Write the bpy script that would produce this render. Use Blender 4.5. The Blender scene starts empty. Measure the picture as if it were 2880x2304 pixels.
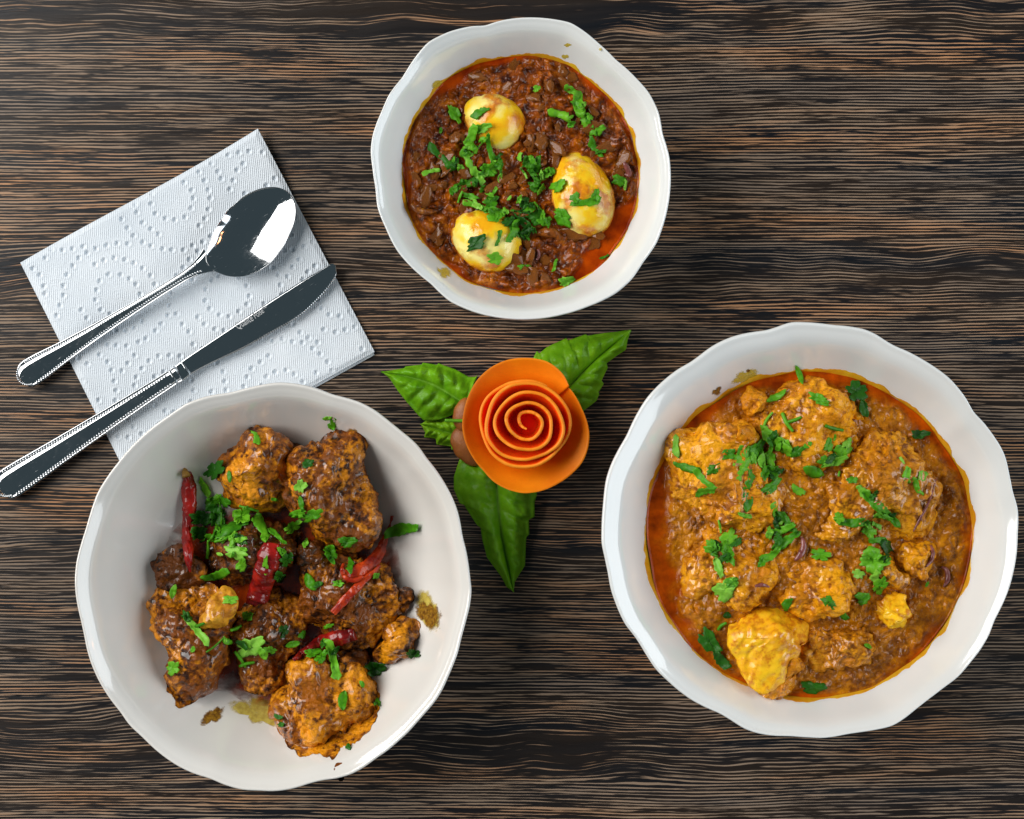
import bpy, math, random
import numpy as np
from mathutils import Vector

# ------------------------------------------------------------------ camera, light, exposure
scene = bpy.context.scene
COL = scene.collection
S = 0.00019          # metres on the table per photograph pixel
H = 0.90             # camera height above the table
cam_d = bpy.data.cameras.new('camera')
cam = bpy.data.objects.new('camera', cam_d)
COL.objects.link(cam)
cam.location = (0, 0, H)
cam_d.sensor_fit = 'HORIZONTAL'
cam_d.sensor_width = 36
cam_d.lens = 36 * H / (2880 * S)
cam_d.clip_start = 0.05
cam_d.clip_end = 20
scene.camera = cam

world = bpy.data.worlds.new('World')
scene.world = world
world.use_nodes = True
world.node_tree.nodes['Background'].inputs[0].default_value = (0.62, 0.88, 1.0, 1)
world.node_tree.nodes['Background'].inputs[1].default_value = 0.085

def area(name, loc, target, sx, sy, power, col):
    d = bpy.data.lights.new(name, 'AREA')
    d.shape = 'RECTANGLE'
    d.size, d.size_y = sx, sy
    d.energy = power
    d.color = col
    o = bpy.data.objects.new(name, d)
    o.location = loc
    o.rotation_euler = (Vector(target) - Vector(loc)).to_track_quat('-Z', 'Y').to_euler()
    COL.objects.link(o)
    return o

area('window_light', (-1.36, 0.46, 1.12), (0, 0, 0.02), 1.6, 1.25, 46, (1.0, 0.975, 0.94))
area('far_window_light', (2.15, -0.10, 1.00), (0.1, 0, 0), 2.6, 1.5, 48, (0.88, 0.95, 1.0))
for lx, ly, lz in ((1.6, 0.75, 1.5), (1.75, 0.25, 1.25), (1.5, -0.5, 1.7)):
    d = bpy.data.lights.new('warm_bulb', 'POINT')
    d.energy = 1.2
    d.color = (1.0, 0.42, 0.16)
    d.shadow_soft_size = 0.05
    o = bpy.data.objects.new('warm_bulb', d)
    o.location = (lx, ly, lz)
    COL.objects.link(o)

vs = scene.view_settings
vs.view_transform = 'Standard'
vs.look = 'None'
vs.exposure = 0.0
vs.gamma = 1.0
vs.use_curve_mapping = False

# ------------------------------------------------------------------ picture geometry -> place
def at(px, py, z=0.0):
    """photograph pixel + height above the table -> place on/above the table"""
    f = S * (H - z) / H
    return np.array([(px - 1440) * f, -(py - 1152) * f, z])
def ZL(x, y): return (180 + x * 0.7071, 1040 + y * 0.7071)
def ZR(x, y): return (1660 + x * 0.7072, 880 + y * 0.7072)
def ZT(x, y): return (1000 + x * 0.5507, y * 0.5507)
def ZF(x, y): return (1040 + x * 0.4637, 900 + y * 0.4637)
def ZC(x, y): return (x * 0.6375, 340 + y * 0.6375)

# ------------------------------------------------------------------ numpy noise
def _hash(ix, iy, iz, seed):
    h = (ix.astype(np.int64) * 374761393 + iy.astype(np.int64) * 668265263 + iz.astype(np.int64) * 2147483647 + seed * 144269504) & 0xFFFFFFFF
    h = ((h ^ (h >> 13)) * 1274126177) & 0xFFFFFFFF
    h = ((h ^ (h >> 16)) * 2246822519) & 0xFFFFFFFF
    h = h ^ (h >> 15)
    return (h & 0xFFFFFF) / float(0xFFFFFF)
def vnoise(p, seed=0):
    i = np.floor(p)
    f = p - i
    f = f * f * f * (f * (f * 6 - 15) + 10)
    i = i.astype(np.int64)
    r = 0
    for dx in (0, 1):
        wx = f[:, 0] if dx else 1 - f[:, 0]
        for dy in (0, 1):
            wy = f[:, 1] if dy else 1 - f[:, 1]
            for dz in (0, 1):
                wz = f[:, 2] if dz else 1 - f[:, 2]
                r = r + wx * wy * wz * _hash(i[:, 0] + dx, i[:, 1] + dy, i[:, 2] + dz, seed)
    return r * 2 - 1
def fbm(p, octaves=4, seed=0, gain=0.5):
    a, r, t = 1.0, 0, 0
    for k in range(octaves):
        r = r + a * vnoise(p * (2 ** k) + 17.3 * k, seed + k)
        t += a
        a *= gain
    return r / t
def worley(p, seed=0):
    i = np.floor(p).astype(np.int64)
    best = np.full(len(p), 9.0)
    for dx in (-1, 0, 1):
        for dy in (-1, 0, 1):
            for dz in (-1, 0, 1):
                c = [i[:, 0] + dx, i[:, 1] + dy, i[:, 2] + dz]
                q = np.stack([c[k] + _hash(c[0], c[1], c[2], seed + 11 * k + 1) for k in range(3)], 1)
                best = np.minimum(best, ((q - p) ** 2).sum(1))
    return np.sqrt(best)
def sstep(a, b, x):
    t = np.clip((x - a) / (b - a), 0, 1)
    return t * t * (3 - 2 * t)

# ------------------------------------------------------------------ mesh helpers
def mesh(name, verts, faces, smooth=True):
    me = bpy.data.meshes.new(name)
    verts = np.asarray(verts, dtype=np.float32)
    if isinstance(faces, np.ndarray):
        k = faces.shape[1]
        me.vertices.add(len(verts))
        me.vertices.foreach_set('co', verts.ravel())
        me.loops.add(faces.size)
        me.loops.foreach_set('vertex_index', faces.astype(np.int32).ravel())
        me.polygons.add(len(faces))
        me.polygons.foreach_set('loop_start', np.arange(0, faces.size, k, dtype=np.int32))
        me.update(calc_edges=True)
        me.validate()
    else:
        me.from_pydata([tuple(map(float, v)) for v in verts], [], [tuple(f) for f in faces])
        me.update()
    me.polygons.foreach_set('use_smooth', np.full(len(me.polygons), smooth))
    return me
def attr(me, name, vals):
    a = me.attributes.new(name, 'FLOAT', 'POINT')
    a.data.foreach_set('value', np.asarray(vals, dtype=np.float32))
def obj(name, me, mat=None, parent=None, label=None, cat=None, group=None, kind=None):
    o = bpy.data.objects.new(name, me)
    COL.objects.link(o)
    if mat is not None and me is not None and not me.materials:
        me.materials.append(mat)
    if parent is not None:
        o.parent = parent
    if label: o['label'] = label
    if cat: o['category'] = cat
    if group: o['group'] = group
    if kind: o['kind'] = kind
    return o
def recentre(o):
    """put the origin of a mesh at the foot of the thing"""
    me = o.data
    n = len(me.vertices)
    co = np.empty(n * 3, dtype=np.float32)
    me.vertices.foreach_get('co', co)
    co = co.reshape(-1, 3)
    c = np.array([(co[:, 0].min() + co[:, 0].max()) / 2, (co[:, 1].min() + co[:, 1].max()) / 2, co[:, 2].min()], dtype=np.float32)
    me.vertices.foreach_set('co', (co - c).ravel())
    me.update()
    o.location = tuple(float(v) for v in c)
    return o
def grid_faces(nu, nv, close_v=False):
    f = []
    nvv = nv if close_v else nv - 1
    i, j = np.meshgrid(np.arange(nu - 1), np.arange(nvv), indexing='ij')
    j2 = (j + 1) % nv
    return np.stack([i * nv + j, (i + 1) * nv + j, (i + 1) * nv + j2, i * nv + j2], -1).reshape(-1, 4)
def resample(pl, n):
    pl = np.asarray(pl, float)
    d = np.r_[0, np.cumsum(np.linalg.norm(np.diff(pl, axis=0), axis=1))]
    t = np.linspace(0, d[-1], n)
    return np.stack([np.interp(t, d, pl[:, k]) for k in range(pl.shape[1])], 1)
def smooth_pl(pl, n, it=2):
    pl = np.asarray(pl, float)
    for _ in range(it):   # corner cutting
        q = [pl[0]]
        for a, b in zip(pl[:-1], pl[1:]):
            q += [a * .75 + b * .25, a * .25 + b * .75]
        q.append(pl[-1])
        pl = np.array(q)
    return resample(pl, n)
def polar(points, centre, n=720, blur=2.0):
    """closed outline -> radius as a function of angle (picture angle, y up)"""
    p = np.asarray(points, float) - np.asarray(centre, float)
    a = np.arctan2(-p[:, 1], p[:, 0])
    r = np.hypot(p[:, 0], p[:, 1])
    o = np.argsort(a)
    a, r = a[o], r[o]
    a = np.r_[a - 2 * np.pi, a, a + 2 * np.pi]
    r = np.r_[r, r, r]
    th = np.linspace(-np.pi, np.pi, n, endpoint=False)
    rr = np.interp(th, a, r)
    k = int(round(n * blur / 360 * 2)) | 1
    if k > 1:
        w = np.hanning(k + 2)[1:-1]
        w /= w.sum()
        rr = np.convolve(np.r_[rr[-k:], rr, rr[:k]], w, 'same')[k:-k]
    return lambda t: np.interp((np.asarray(t) + np.pi) % (2 * np.pi) - np.pi, np.r_[th, np.pi], np.r_[rr, rr[0]])

_ico = {}
def ico(n):
    if n not in _ico:
        import bmesh
        bm = bmesh.new()
        bmesh.ops.create_icosphere(bm, subdivisions=n, radius=1)
        v = np.array([x.co[:] for x in bm.verts])
        f = np.array([[x.index for x in q.verts] for q in bm.faces])
        bm.free()
        _ico[n] = (v / np.linalg.norm(v, axis=1)[:, None], f)
    return _ico[n]
def normals(v, f):
    n = np.zeros_like(v)
    a, b, c = v[f[:, 0]], v[f[:, 1]], v[f[:, 2]]
    fn = np.cross(b - a, c - a)
    for k in range(3):
        np.add.at(n, f[:, k], fn)
    return n / (np.linalg.norm(n, axis=1)[:, None] + 1e-12)

# ------------------------------------------------------------------ node helpers
class NT:
    def __init__(self, name):
        self.m = bpy.data.materials.new(name)
        self.m.use_nodes = True
        self.t = self.m.node_tree
        self.b = self.t.nodes['Principled BSDF']
        self.out = self.t.nodes['Material Output']
    def n(self, typ, ins=None, **props):
        nd = self.t.nodes.new(typ)
        for k, v in props.items():
            setattr(nd, k, v)
        for k, v in (ins or {}).items():
            self.set(nd.inputs[k], v)
        return nd
    def set(self, sock, v):
        if isinstance(v, bpy.types.NodeSocket):
            self.t.links.new(v, sock)
        else:
            if sock.type == 'RGBA' and len(v) == 3:
                v = (*v, 1)
            sock.default_value = v
    def p(self, **kw):
        for k, v in kw.items():
            self.set(self.b.inputs[k.replace('_', ' ')], v)
    def coord(self, which='Object'):
        return self.n('ShaderNodeTexCoord').outputs[which]
    def scale(self, vec, s):
        return self.n('ShaderNodeVectorMath', {0: vec, 1: s}, operation='MULTIPLY').outputs[0]
    def vadd(self, a, b):
        return self.n('ShaderNodeVectorMath', {0: a, 1: b}, operation='ADD').outputs[0]
    def noise(self, vec, scale=1, detail=2, rough=0.5, dist=0):
        return self.n('ShaderNodeTexNoise', {'Vector': vec, 'Scale': scale, 'Detail': detail, 'Roughness': rough, 'Distortion': dist}).outputs[0]
    def voro(self, vec, scale=1, feature='F1'):
        return self.n('ShaderNodeTexVoronoi', {'Vector': vec, 'Scale': scale}, feature=feature).outputs[0]
    def math(self, op, a, b=0.0, clamp=False):
        return self.n('ShaderNodeMath', {0: a, 1: b}, operation=op, use_clamp=clamp).outputs[0]
    def ramp(self, fac, stops, interp='LINEAR'):
        nd = self.n('ShaderNodeValToRGB', {'Fac': fac})
        cr = nd.color_ramp
        cr.interpolation = interp
        while len(cr.elements) < len(stops):
            cr.elements.new(0.5)
        for e, (pos, c) in zip(cr.elements, stops):
            e.position = pos
            e.color = (c, c, c, 1) if isinstance(c, (int, float)) else (*c, 1)
        return nd.outputs[0]
    def mix(self, fac, a, b, mode='MIX'):
        nd = self.n('ShaderNodeMix', data_type='RGBA', blend_type=mode)
        self.set(nd.inputs[0], fac)
        self.set(nd.inputs[6], a)
        self.set(nd.inputs[7], b)
        return nd.outputs[2]
    def bump(self, h, strength=0.5, dist=0.001):
        nd = self.n('ShaderNodeBump', {'Strength': strength, 'Distance': dist, 'Height': h})
        self.set(self.b.inputs['Normal'], nd.outputs[0])
        return nd
    def attr(self, name):
        return self.n('ShaderNodeAttribute', attribute_name=name).outputs['Fac']

# ------------------------------------------------------------------ materials
def mat_table():
    m = NT('dark_wenge_wood')
    P = m.coord()
    sep = m.n('ShaderNodeSeparateXYZ', {0: P})
    x, y = sep.outputs[0], sep.outputs[1]
    w1 = m.math('SUBTRACT', m.noise(m.scale(P, (2.6, 9, 1)), 1, 2), 0.5)
    w2 = m.math('SUBTRACT', m.noise(m.scale(P, (16, 42, 1)), 1, 2), 0.5)
    w3 = m.math('SUBTRACT', m.noise(m.scale(P, (60, 170, 1)), 1, 1), 0.5)
    yw = m.math('ADD', y, m.math('MULTIPLY', w1, 0.014))
    yw = m.math('ADD', yw, m.math('MULTIPLY', w2, 0.0016))
    yw = m.math('ADD', yw, m.math('MULTIPLY', w3, 0.00022))
    # strips of veneer cut through the flame figure
    yn = m.math('DIVIDE', m.math('ADD', m.math('ADD', y, m.math('MULTIPLY', w1, 0.012)), 0.42), 0.84)
    strips = []
    for yc, hw, a_ in ((-0.178, 0.016, 1.0), (0.072, 0.012, 0.8), (0.212, 0.014, 0.95), (-0.36, 0.02, 1.0), (0.36, 0.02, 1.0), (-0.075, 0.007, 0.6)):
        c_ = (yc + 0.42) / 0.84
        h_ = hw / 0.84
        strips += [(c_ - h_ * 1.4, 0.0), (c_ - h_ * 0.7, a_), (c_ + h_ * 0.7, a_), (c_ + h_ * 1.4, 0.0)]
    band = m.ramp(yn, sorted(strips))
    band = m.math('MULTIPLY', band, m.ramp(m.noise(m.scale(P, (3.2, 9, 1)), 1, 2), [(0.38, 0.25), (0.55, 1.0)]))
    wb = m.math('SUBTRACT', m.noise(m.scale(P, (11, 16, 1)), 1, 2), 0.5)
    yw = m.math('ADD', yw, m.math('MULTIPLY', m.math('MULTIPLY', wb, band), 0.028))
    def v(sx, sy, o=0.0):
        return m.n('ShaderNodeCombineXYZ', {0: m.math('MULTIPLY', x, sx), 1: m.math('MULTIPLY', yw, sy), 2: o}).outputs[0]
    # fine parallel pale lines, broken into dashes
    fine = m.noise(v(20, 1300), 1, 1.0, 0.5)
    wav = m.math('SINE', m.math('MULTIPLY', m.math('ADD', yw, m.math('MULTIPLY', m.noise(v(5, 60, 3), 1, 1), 0.0022)), 3700))
    wav = m.math('MULTIPLY', wav, 0.155)
    dash = m.math('SUBTRACT', m.noise(v(75, 1600, 7), 1, 2, 0.6), 0.5)
    line = m.math('ADD', m.math('ADD', fine, wav), m.math('MULTIPLY', dash, 0.55))
    # broad flame figure in some bands
    flame = m.noise(v(9, 190, 11), 1, 3, 0.6)
    broad = m.math('ADD', m.math('MULTIPLY', flame, 0.62), m.math('MULTIPLY', m.noise(v(45, 1000, 5), 1, 2, 0.6), 0.38))
    sel = m.n('ShaderNodeMix', {0: m.math('MULTIPLY', band, 0.85), 2: line, 3: broad}, data_type='FLOAT').outputs[0]
    shift = m.math('MULTIPLY', m.math('SUBTRACT', m.noise(v(4, 30, 2), 1, 3, 0.6), 0.5), 0.20)
    sel = m.math('ADD', sel, shift)
    pale = m.ramp(sel, [(0.545, 0.0), (0.635, 1.0)])
    tone = m.noise(v(6, 45, 21), 1, 3, 0.6)
    pc = m.ramp(tone, [(0.34, (0.20, 0.150, 0.114)), (0.50, (0.29, 0.198, 0.132)), (0.66, (0.44, 0.225, 0.110))])
    dc = m.ramp(m.noise(v(5, 80, 31), 1, 2), [(0.35, (0.0065, 0.0075, 0.0100)), (0.62, (0.019, 0.0125, 0.0090))])
    col = m.mix(pale, dc, pc)
    rough = m.ramp(m.noise(v(20, 300, 41), 1, 2), [(0.3, 0.28), (0.7, 0.42)])
    m.p(Base_Color=col, Roughness=rough, Specular_IOR_Level=0.30)
    m.bump(m.math('ADD', m.math('MULTIPLY', pale, 0.5), m.noise(v(60, 900, 51), 1, 2)), 0.35, 0.0004)
    return m.m

def mat_porcelain(name, lo, hi):
    m = NT(name)
    P = m.coord()
    c = m.ramp(m.noise(P, 18, 3), [(0.3, lo), (0.7, hi)])
    m.p(Base_Color=c, Roughness=0.16, Specular_IOR_Level=0.5, Coat_Weight=0.9, Coat_Roughness=0.045)
    m.bump(m.noise(P, 60, 2), 0.05, 0.001)
    return m.m

def mat_food(name, dark, mid, hot, hot_amt=0.5, rough=(0.40, 0.65), scale=1.0, dark_amt=0.5, fine=1.0, spec=0.2):
    m = NT(name)
    P = m.coord()
    rnd = m.n('ShaderNodeObjectInfo').outputs['Random']
    off = m.n('ShaderNodeCombineXYZ', {0: m.math('MULTIPLY', rnd, 3.1), 1: m.math('MULTIPLY', rnd, 7.7), 2: rnd}).outputs[0]
    Q = m.vadd(P, off)
    a = m.noise(Q, 95 * scale, 5, 0.62, 0.5)
    b = m.noise(Q, 42 * scale, 3, 0.6, 0.8)
    g = m.noise(Q, 330 * scale, 3, 0.55)
    k = m.math('ADD', m.math('MULTIPLY', a, 0.55), m.math('MULTIPLY', g, 0.45))
    c = m.ramp(k, [(0.41 + 0.12 * (dark_amt - 0.5), dark), (0.51 + 0.12 * (dark_amt - 0.5), mid), (0.72, mid)])
    hm = m.math('ADD', m.math('MULTIPLY', b, 0.62), m.math('MULTIPLY', g, 0.38))
    c = m.mix(m.ramp(hm, [(0.60 - 0.22 * hot_amt, 0.0), (0.70 - 0.22 * hot_amt, 1.0)]), c, hot)
    # ground spice flecks
    fl = m.voro(Q, 900 * scale)
    c = m.mix(m.math('MULTIPLY', m.ramp(fl, [(0.10, 1.0), (0.22, 0.0)]), 0.28), c, tuple(v * 0.5 for v in dark))
    r = m.ramp(m.noise(Q, 260 * scale, 3, 0.6), [(0.35, rough[0]), (0.65, rough[1])])
    m.p(Base_Color=c, Roughness=r, Specular_IOR_Level=spec, Coat_Weight=m.ramp(m.noise(Q, 70, 3), [(0.42, 0.05), (0.58, 1.0)]), Coat_Roughness=0.07)
    h = m.math('ADD', m.math('MULTIPLY', m.noise(Q, 300 * scale, 3, 0.5), 1.0), m.math('MULTIPLY', m.voro(Q, 480 * scale), -0.35))
    m.bump(h, 0.65 * fine, 0.0028)
    return m.m

def mat_gravy(name, dark, mid, hot, oil, scale=1.0):
    # sauce with ground spice; attribute 'oil' marks the clear oil floating on it
    m = NT(name)
    P = m.coord()
    a = m.noise(P, 110 * scale, 5, 0.65, 0.6)
    b = m.noise(P, 40 * scale, 3, 0.6, 0.5)
    g = m.noise(P, 340 * scale, 3, 0.55)
    k = m.math('ADD', m.math('MULTIPLY', a, 0.65), m.math('MULTIPLY', g, 0.35))
    c = m.ramp(k, [(0.40, dark), (0.54, mid), (0.70, hot)])
    c = m.mix(m.ramp(b, [(0.5, 0.0), (0.75, 0.5)]), c, dark)
    of = m.attr('oil')
    oc = m.ramp(m.noise(P, 70, 4, 0.6), [(0.35, oil[0]), (0.65, oil[1])])
    c = m.mix(of, c, oc)
    rg = m.ramp(m.noise(P, 300, 2), [(0.4, 0.30), (0.7, 0.5)])
    rr = m.n('ShaderNodeMix', {0: of, 2: rg, 3: 0.07}, data_type='FLOAT').outputs[0]
    m.p(Base_Color=c, Roughness=rr, Specular_IOR_Level=0.14, Coat_Weight=m.math('MULTIPLY', m.math('SUBTRACT', 1.0, of), 0.50), Coat_Roughness=0.06)
    h = m.math('MULTIPLY', m.noise(P, 300 * scale, 3, 0.5), m.math('SUBTRACT', 1.05, of))
    m.bump(h, 0.7, 0.0026)
    return m.m

def mat_leaf(name, c0, c1, c2, rough=0.42, bump=0.35, scale=260, vein=False):
    m = NT(name)
    P = m.coord()
    rnd = m.n('ShaderNodeObjectInfo').outputs['Random']
    k = m.math('ADD', m.math('MULTIPLY', rnd, 0.55), m.math('MULTIPLY', m.math('SUBTRACT', m.noise(P, scale, 3, 0.65), 0.22), 0.80))
    c = m.ramp(k, [(0.12, c0), (0.5, c1), (0.95, c2)])
    if vein:
        c = m.mix(m.math('MULTIPLY', m.attr('vein'), 0.55), c, (0.22, 0.46, 0.06))
    m.p(Base_Color=c, Roughness=rough, Specular_IOR_Level=0.28)
    m.bump(m.noise(P, scale * 2.4, 3), bump, 0.0006)
    tr = m.n('ShaderNodeBsdfTranslucent', {'Color': c})
    mx = m.n('ShaderNodeMixShader', {0: 0.22, 1: m.b.outputs[0], 2: tr.outputs[0]})
    m.t.links.new(mx.outputs[0], m.out.inputs[0])
    return m.m

def mat_stain(name, c0, c1, thr=0.42, scale=160, rough=0.25, amax=0.95):
    m = NT(name)
    P = m.coord()
    n1 = m.noise(P, scale, 5, 0.65, 0.4)
    e = m.attr('edge')
    a = m.math('ADD', n1, m.math('MULTIPLY', m.math('SUBTRACT', e, 0.5), 0.55))
    al = m.ramp(a, [(thr - 0.10, 0.0), (thr + 0.20, amax)])
    c = m.ramp(m.noise(P, scale * 1.6, 4, 0.6), [(0.38, c0), (0.62, c1)])
    m.p(Base_Color=c, Roughness=rough, Alpha=al)
    m.bump(m.noise(P, 700, 2), 0.3, 0.0006)
    return m.m

def mat_steel():
    m = NT('polished_steel')
    P = m.coord()
    sc = m.noise(m.scale(P, (30, 30, 30)), 1, 3)
    r = m.ramp(sc, [(0.35, 0.045), (0.7, 0.10)])
    sm = m.noise(P, 160, 4, 0.65, 1.0)                     # handling smudges and hairline scratches
    r = m.math('ADD', r, m.math('MULTIPLY', m.ramp(sm, [(0.5, 0.0), (0.68, 1.0)]), 0.05))
    rot = m.n('ShaderNodeVectorRotate', {'Vector': P, 'Angle': math.radians(57)}, rotation_type='Z_AXIS').outputs[0]
    scr = m.ramp(m.noise(m.scale(rot, (2600, 160, 1)), 1, 2), [(0.66, 0.0), (0.74, 1.0)])
    m.p(Base_Color=(0.60, 0.62, 0.64), Metallic=1.0, Roughness=m.math('ADD', r, m.math('MULTIPLY', scr, 0.25)))
    m.bump(m.math('ADD', m.noise(P, 120, 2), m.math('MULTIPLY', scr, 0.3)), 0.05, 0.0006)
    return m.m

def mat_egg():
    m = NT('boiled_egg_in_sauce')
    P = m.coord()
    rnd = m.n('ShaderNodeObjectInfo').outputs['Random']
    off = m.n('ShaderNodeCombineXYZ', {0: m.math('MULTIPLY', rnd, 3.0), 1: m.math('MULTIPLY', rnd, 5.0), 2: rnd}).outputs[0]
    Q = m.vadd(P, off)
    y = m.ramp(m.noise(Q, 60, 3, 0.5), [(0.38, (0.92, 0.79, 0.24)), (0.50, (0.92, 0.60, 0.015)), (0.62, (0.90, 0.42, 0.004))])
    s = m.math('ADD', m.math('MULTIPLY', m.noise(Q, 66, 2, 0.5, 0.4), 0.88), m.math('MULTIPLY', m.noise(Q, 420, 2), 0.12))
    f = m.ramp(s, [(0.50, 0.0), (0.60, 1.0)])
    lift = m.attr('rim')
    f = m.math('MAXIMUM', f, m.ramp(m.math('ADD', lift, m.math('MULTIPLY', m.math('SUBTRACT', s, 0.5), 1.2)), [(0.46, 0.0), (0.68, 1.0)]))
    sauce = m.ramp(m.noise(Q, 300, 3), [(0.4, (0.52, 0.120, 0.002)), (0.65, (0.78, 0.28, 0.004))])
    c = m.mix(m.math('MULTIPLY', f, 0.92), y, sauce)
    m.p(Base_Color=c, Roughness=m.ramp(f, [(0, 0.22), (1, 0.3)]), Subsurface_Weight=0.15, Subsurface_Radius=(0.004, 0.003, 0.001), Subsurface_Scale=0.6, Coat_Weight=0.35, Coat_Roughness=0.08)
    m.bump(m.math('ADD', f, m.math('MULTIPLY', m.noise(Q, 300, 2), 0.25)), 0.5, 0.0008)
    return m.m

def mat_simple(name, c0, c1, rough=0.3, scale=120, bump=0.3, bscale=400, **kw):
    m = NT(name)
    P = m.coord()
    c = m.ramp(m.noise(P, scale, 4, 0.6), [(0.36, c0), (0.64, c1)])
    m.p(Base_Color=c, Roughness=rough, **kw)
    m.bump(m.noise(P, bscale, 3), bump, 0.0006)
    return m.m

def mat_paper():
    m = NT('embossed_paper')
    P = m.coord()
    r = m.n('ShaderNodeVectorRotate', {'Vector': P, 'Angle': math.radians(-4)}, rotation_type='Z_AXIS').outputs[0]
    sx = m.n('ShaderNodeSeparateXYZ', {0: r})
    rib = m.math('SINE', m.math('MULTIPLY', m.math('ADD', sx.outputs[0], m.math('MULTIPLY', m.noise(P, 120, 2), 0.0006)), 2 * math.pi / 0.00105))
    thr = m.noise(m.scale(r, (500, 1500, 1)), 1, 2)
    m.p(Base_Color=m.ramp(m.noise(P, 30, 3), [(0.3, (0.66, 0.72, 0.78)), (0.7, (0.74, 0.79, 0.84))]), Roughness=0.9, Specular_IOR_Level=0.15)
    m.bump(m.math('ADD', m.math('MULTIPLY', rib, 0.35), thr), 0.6, 0.0006)
    return m.m

M = {}
M['wood'] = mat_table()
M['bowl'] = mat_porcelain('white_glazed_porcelain', (0.77, 0.78, 0.765), (0.81, 0.82, 0.805))
M['bowl_shaded'] = mat_porcelain('shaded_white_glazed_porcelain', (0.71, 0.685, 0.64), (0.75, 0.725, 0.685))  # the white glaze again, with dimmer, warmer light put into its colour
M['steel'] = mat_steel()
M['paper'] = mat_paper()
M['dry'] = mat_food('dry_masala_chicken', (0.024, 0.005, 0.0005), (0.19, 0.048, 0.001), (0.64, 0.225, 0.003), 0.45)
M['dry_hot'] = mat_food('golden_masala_chicken', (0.06, 0.013, 0.0005), (0.32, 0.090, 0.001), (0.72, 0.27, 0.004), 0.52)
M['dry_dark'] = mat_food('dark_masala_chicken', (0.014, 0.004, 0.001), (0.11, 0.029, 0.002), (0.44, 0.14, 0.004), 0.34)  # dark crust colour; also stands for shadow on the scrap between pieces
M['wet'] = mat_food('gravy_coated_chicken', (0.28, 0.078, 0.0005), (0.60, 0.205, 0.001), (0.88, 0.37, 0.003), 0.58, dark_amt=0.35)
M['wet_dark'] = mat_food('dark_gravy_coated_chicken', (0.19, 0.054, 0.0005), (0.50, 0.170, 0.001), (0.80, 0.33, 0.003), 0.50, dark_amt=0.4)
M['yellow'] = mat_food('bright_yellow_chicken', (0.62, 0.21, 0.004), (0.90, 0.43, 0.006), (0.95, 0.55, 0.012), 0.6, fine=0.2)
M['bone'] = mat_food('orange_bone_end', (0.40, 0.14, 0.008), (0.62, 0.27, 0.015), (0.70, 0.34, 0.02), 0.6, fine=0.35)
M['gravyR'] = mat_gravy('orange_brown_gravy', (0.19, 0.052, 0.0005), (0.52, 0.178, 0.001), (0.82, 0.33, 0.002), ((0.18, 0.018, 0.0005), (0.60, 0.085, 0.0005)))
M['gravyT'] = mat_gravy('dark_brown_gravy', (0.048, 0.0065, 0.0003), (0.29, 0.060, 0.0008), (0.62, 0.190, 0.002), ((0.26, 0.020, 0.0005), (0.62, 0.080, 0.0005)))
M['onion'] = mat_food('softened_onion', (0.06, 0.012, 0.0005), (0.22, 0.055, 0.001), (0.46, 0.155, 0.004), 0.45, scale=1.3, fine=0.8)
M['shallot'] = mat_simple('purple_onion_sliver', (0.14, 0.035, 0.03), (0.30, 0.10, 0.09), 0.15, 300, 0.2)
M['chilli'] = mat_simple('dried_red_chilli', (0.11, 0.003, 0.004), (0.40, 0.012, 0.006), 0.30, 90, 0.45, 260, Specular_IOR_Level=0.25, Coat_Weight=0.5, Coat_Roughness=0.05)
M['chilli_o'] = mat_simple('orange_red_chilli', (0.26, 0.010, 0.004), (0.60, 0.062, 0.008), 0.35, 110, 0.4, 260, Specular_IOR_Level=0.25, Coat_Weight=0.4, Coat_Roughness=0.06)
M['stalk'] = mat_simple('chilli_stalk', (0.20, 0.09, 0.01), (0.36, 0.20, 0.02), 0.5, 200)
M['cori'] = mat_leaf('coriander_green', (0.030, 0.170, 0.004), (0.095, 0.380, 0.008), (0.240, 0.600, 0.030))
M['cori_b'] = mat_leaf('coriander_light_green', (0.10, 0.40, 0.010), (0.20, 0.56, 0.03), (0.34, 0.68, 0.10))
M['cori_d'] = mat_leaf('coriander_dark_green', (0.010, 0.070, 0.004), (0.022, 0.140, 0.006), (0.045, 0.22, 0.008))
M['basil'] = mat_leaf('basil_green', (0.110, 0.360, 0.004), (0.215, 0.520, 0.008), (0.36, 0.66, 0.020), 0.38, 0.7, 140, True)
M['peel'] = mat_simple('carrot_orange_peel', (0.80, 0.190, 0.002), (0.88, 0.245, 0.003), 0.45, 60, 0.12, 900, Specular_IOR_Level=0.25)
M['peel_in'] = mat_simple('red_orange_peel', (0.93, 0.062, 0.003), (0.95, 0.120, 0.004), 0.38, 60, 0.2, 700, Specular_IOR_Level=0.25, Subsurface_Weight=0.35, Subsurface_Radius=(0.008, 0.0025, 0.0006), Subsurface_Scale=0.5)
M['peel_edge'] = mat_simple('pale_orange_cut_edge', (0.90, 0.235, 0.008), (0.94, 0.30, 0.016), 0.5, 60, 0.12, 900, Specular_IOR_Level=0.25)
M['peel_shaded'] = mat_simple('shaded_brown_peel', (0.30, 0.085, 0.012), (0.42, 0.135, 0.018), 0.5, 90, 0.3, 700)  # brown underside of the peel, with its shade put into the colour
M['oil_red'] = mat_stain('red_oil', (0.10, 0.008, 0.0005), (0.42, 0.048, 0.001), 0.27, 60, 0.12)
M['oil_yellow'] = mat_stain('yellow_oil', (0.46, 0.32, 0.010), (0.66, 0.52, 0.050), 0.48, 210, 0.15, 0.72)
M['smear'] = mat_stain('brown_masala_smear', (0.12, 0.045, 0.005), (0.34, 0.17, 0.012), 0.52, 420, 0.3)
M['spat'] = mat_stain('yellow_spatter', (0.50, 0.36, 0.02), (0.66, 0.50, 0.06), 0.54, 800, 0.2, 0.85)
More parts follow.
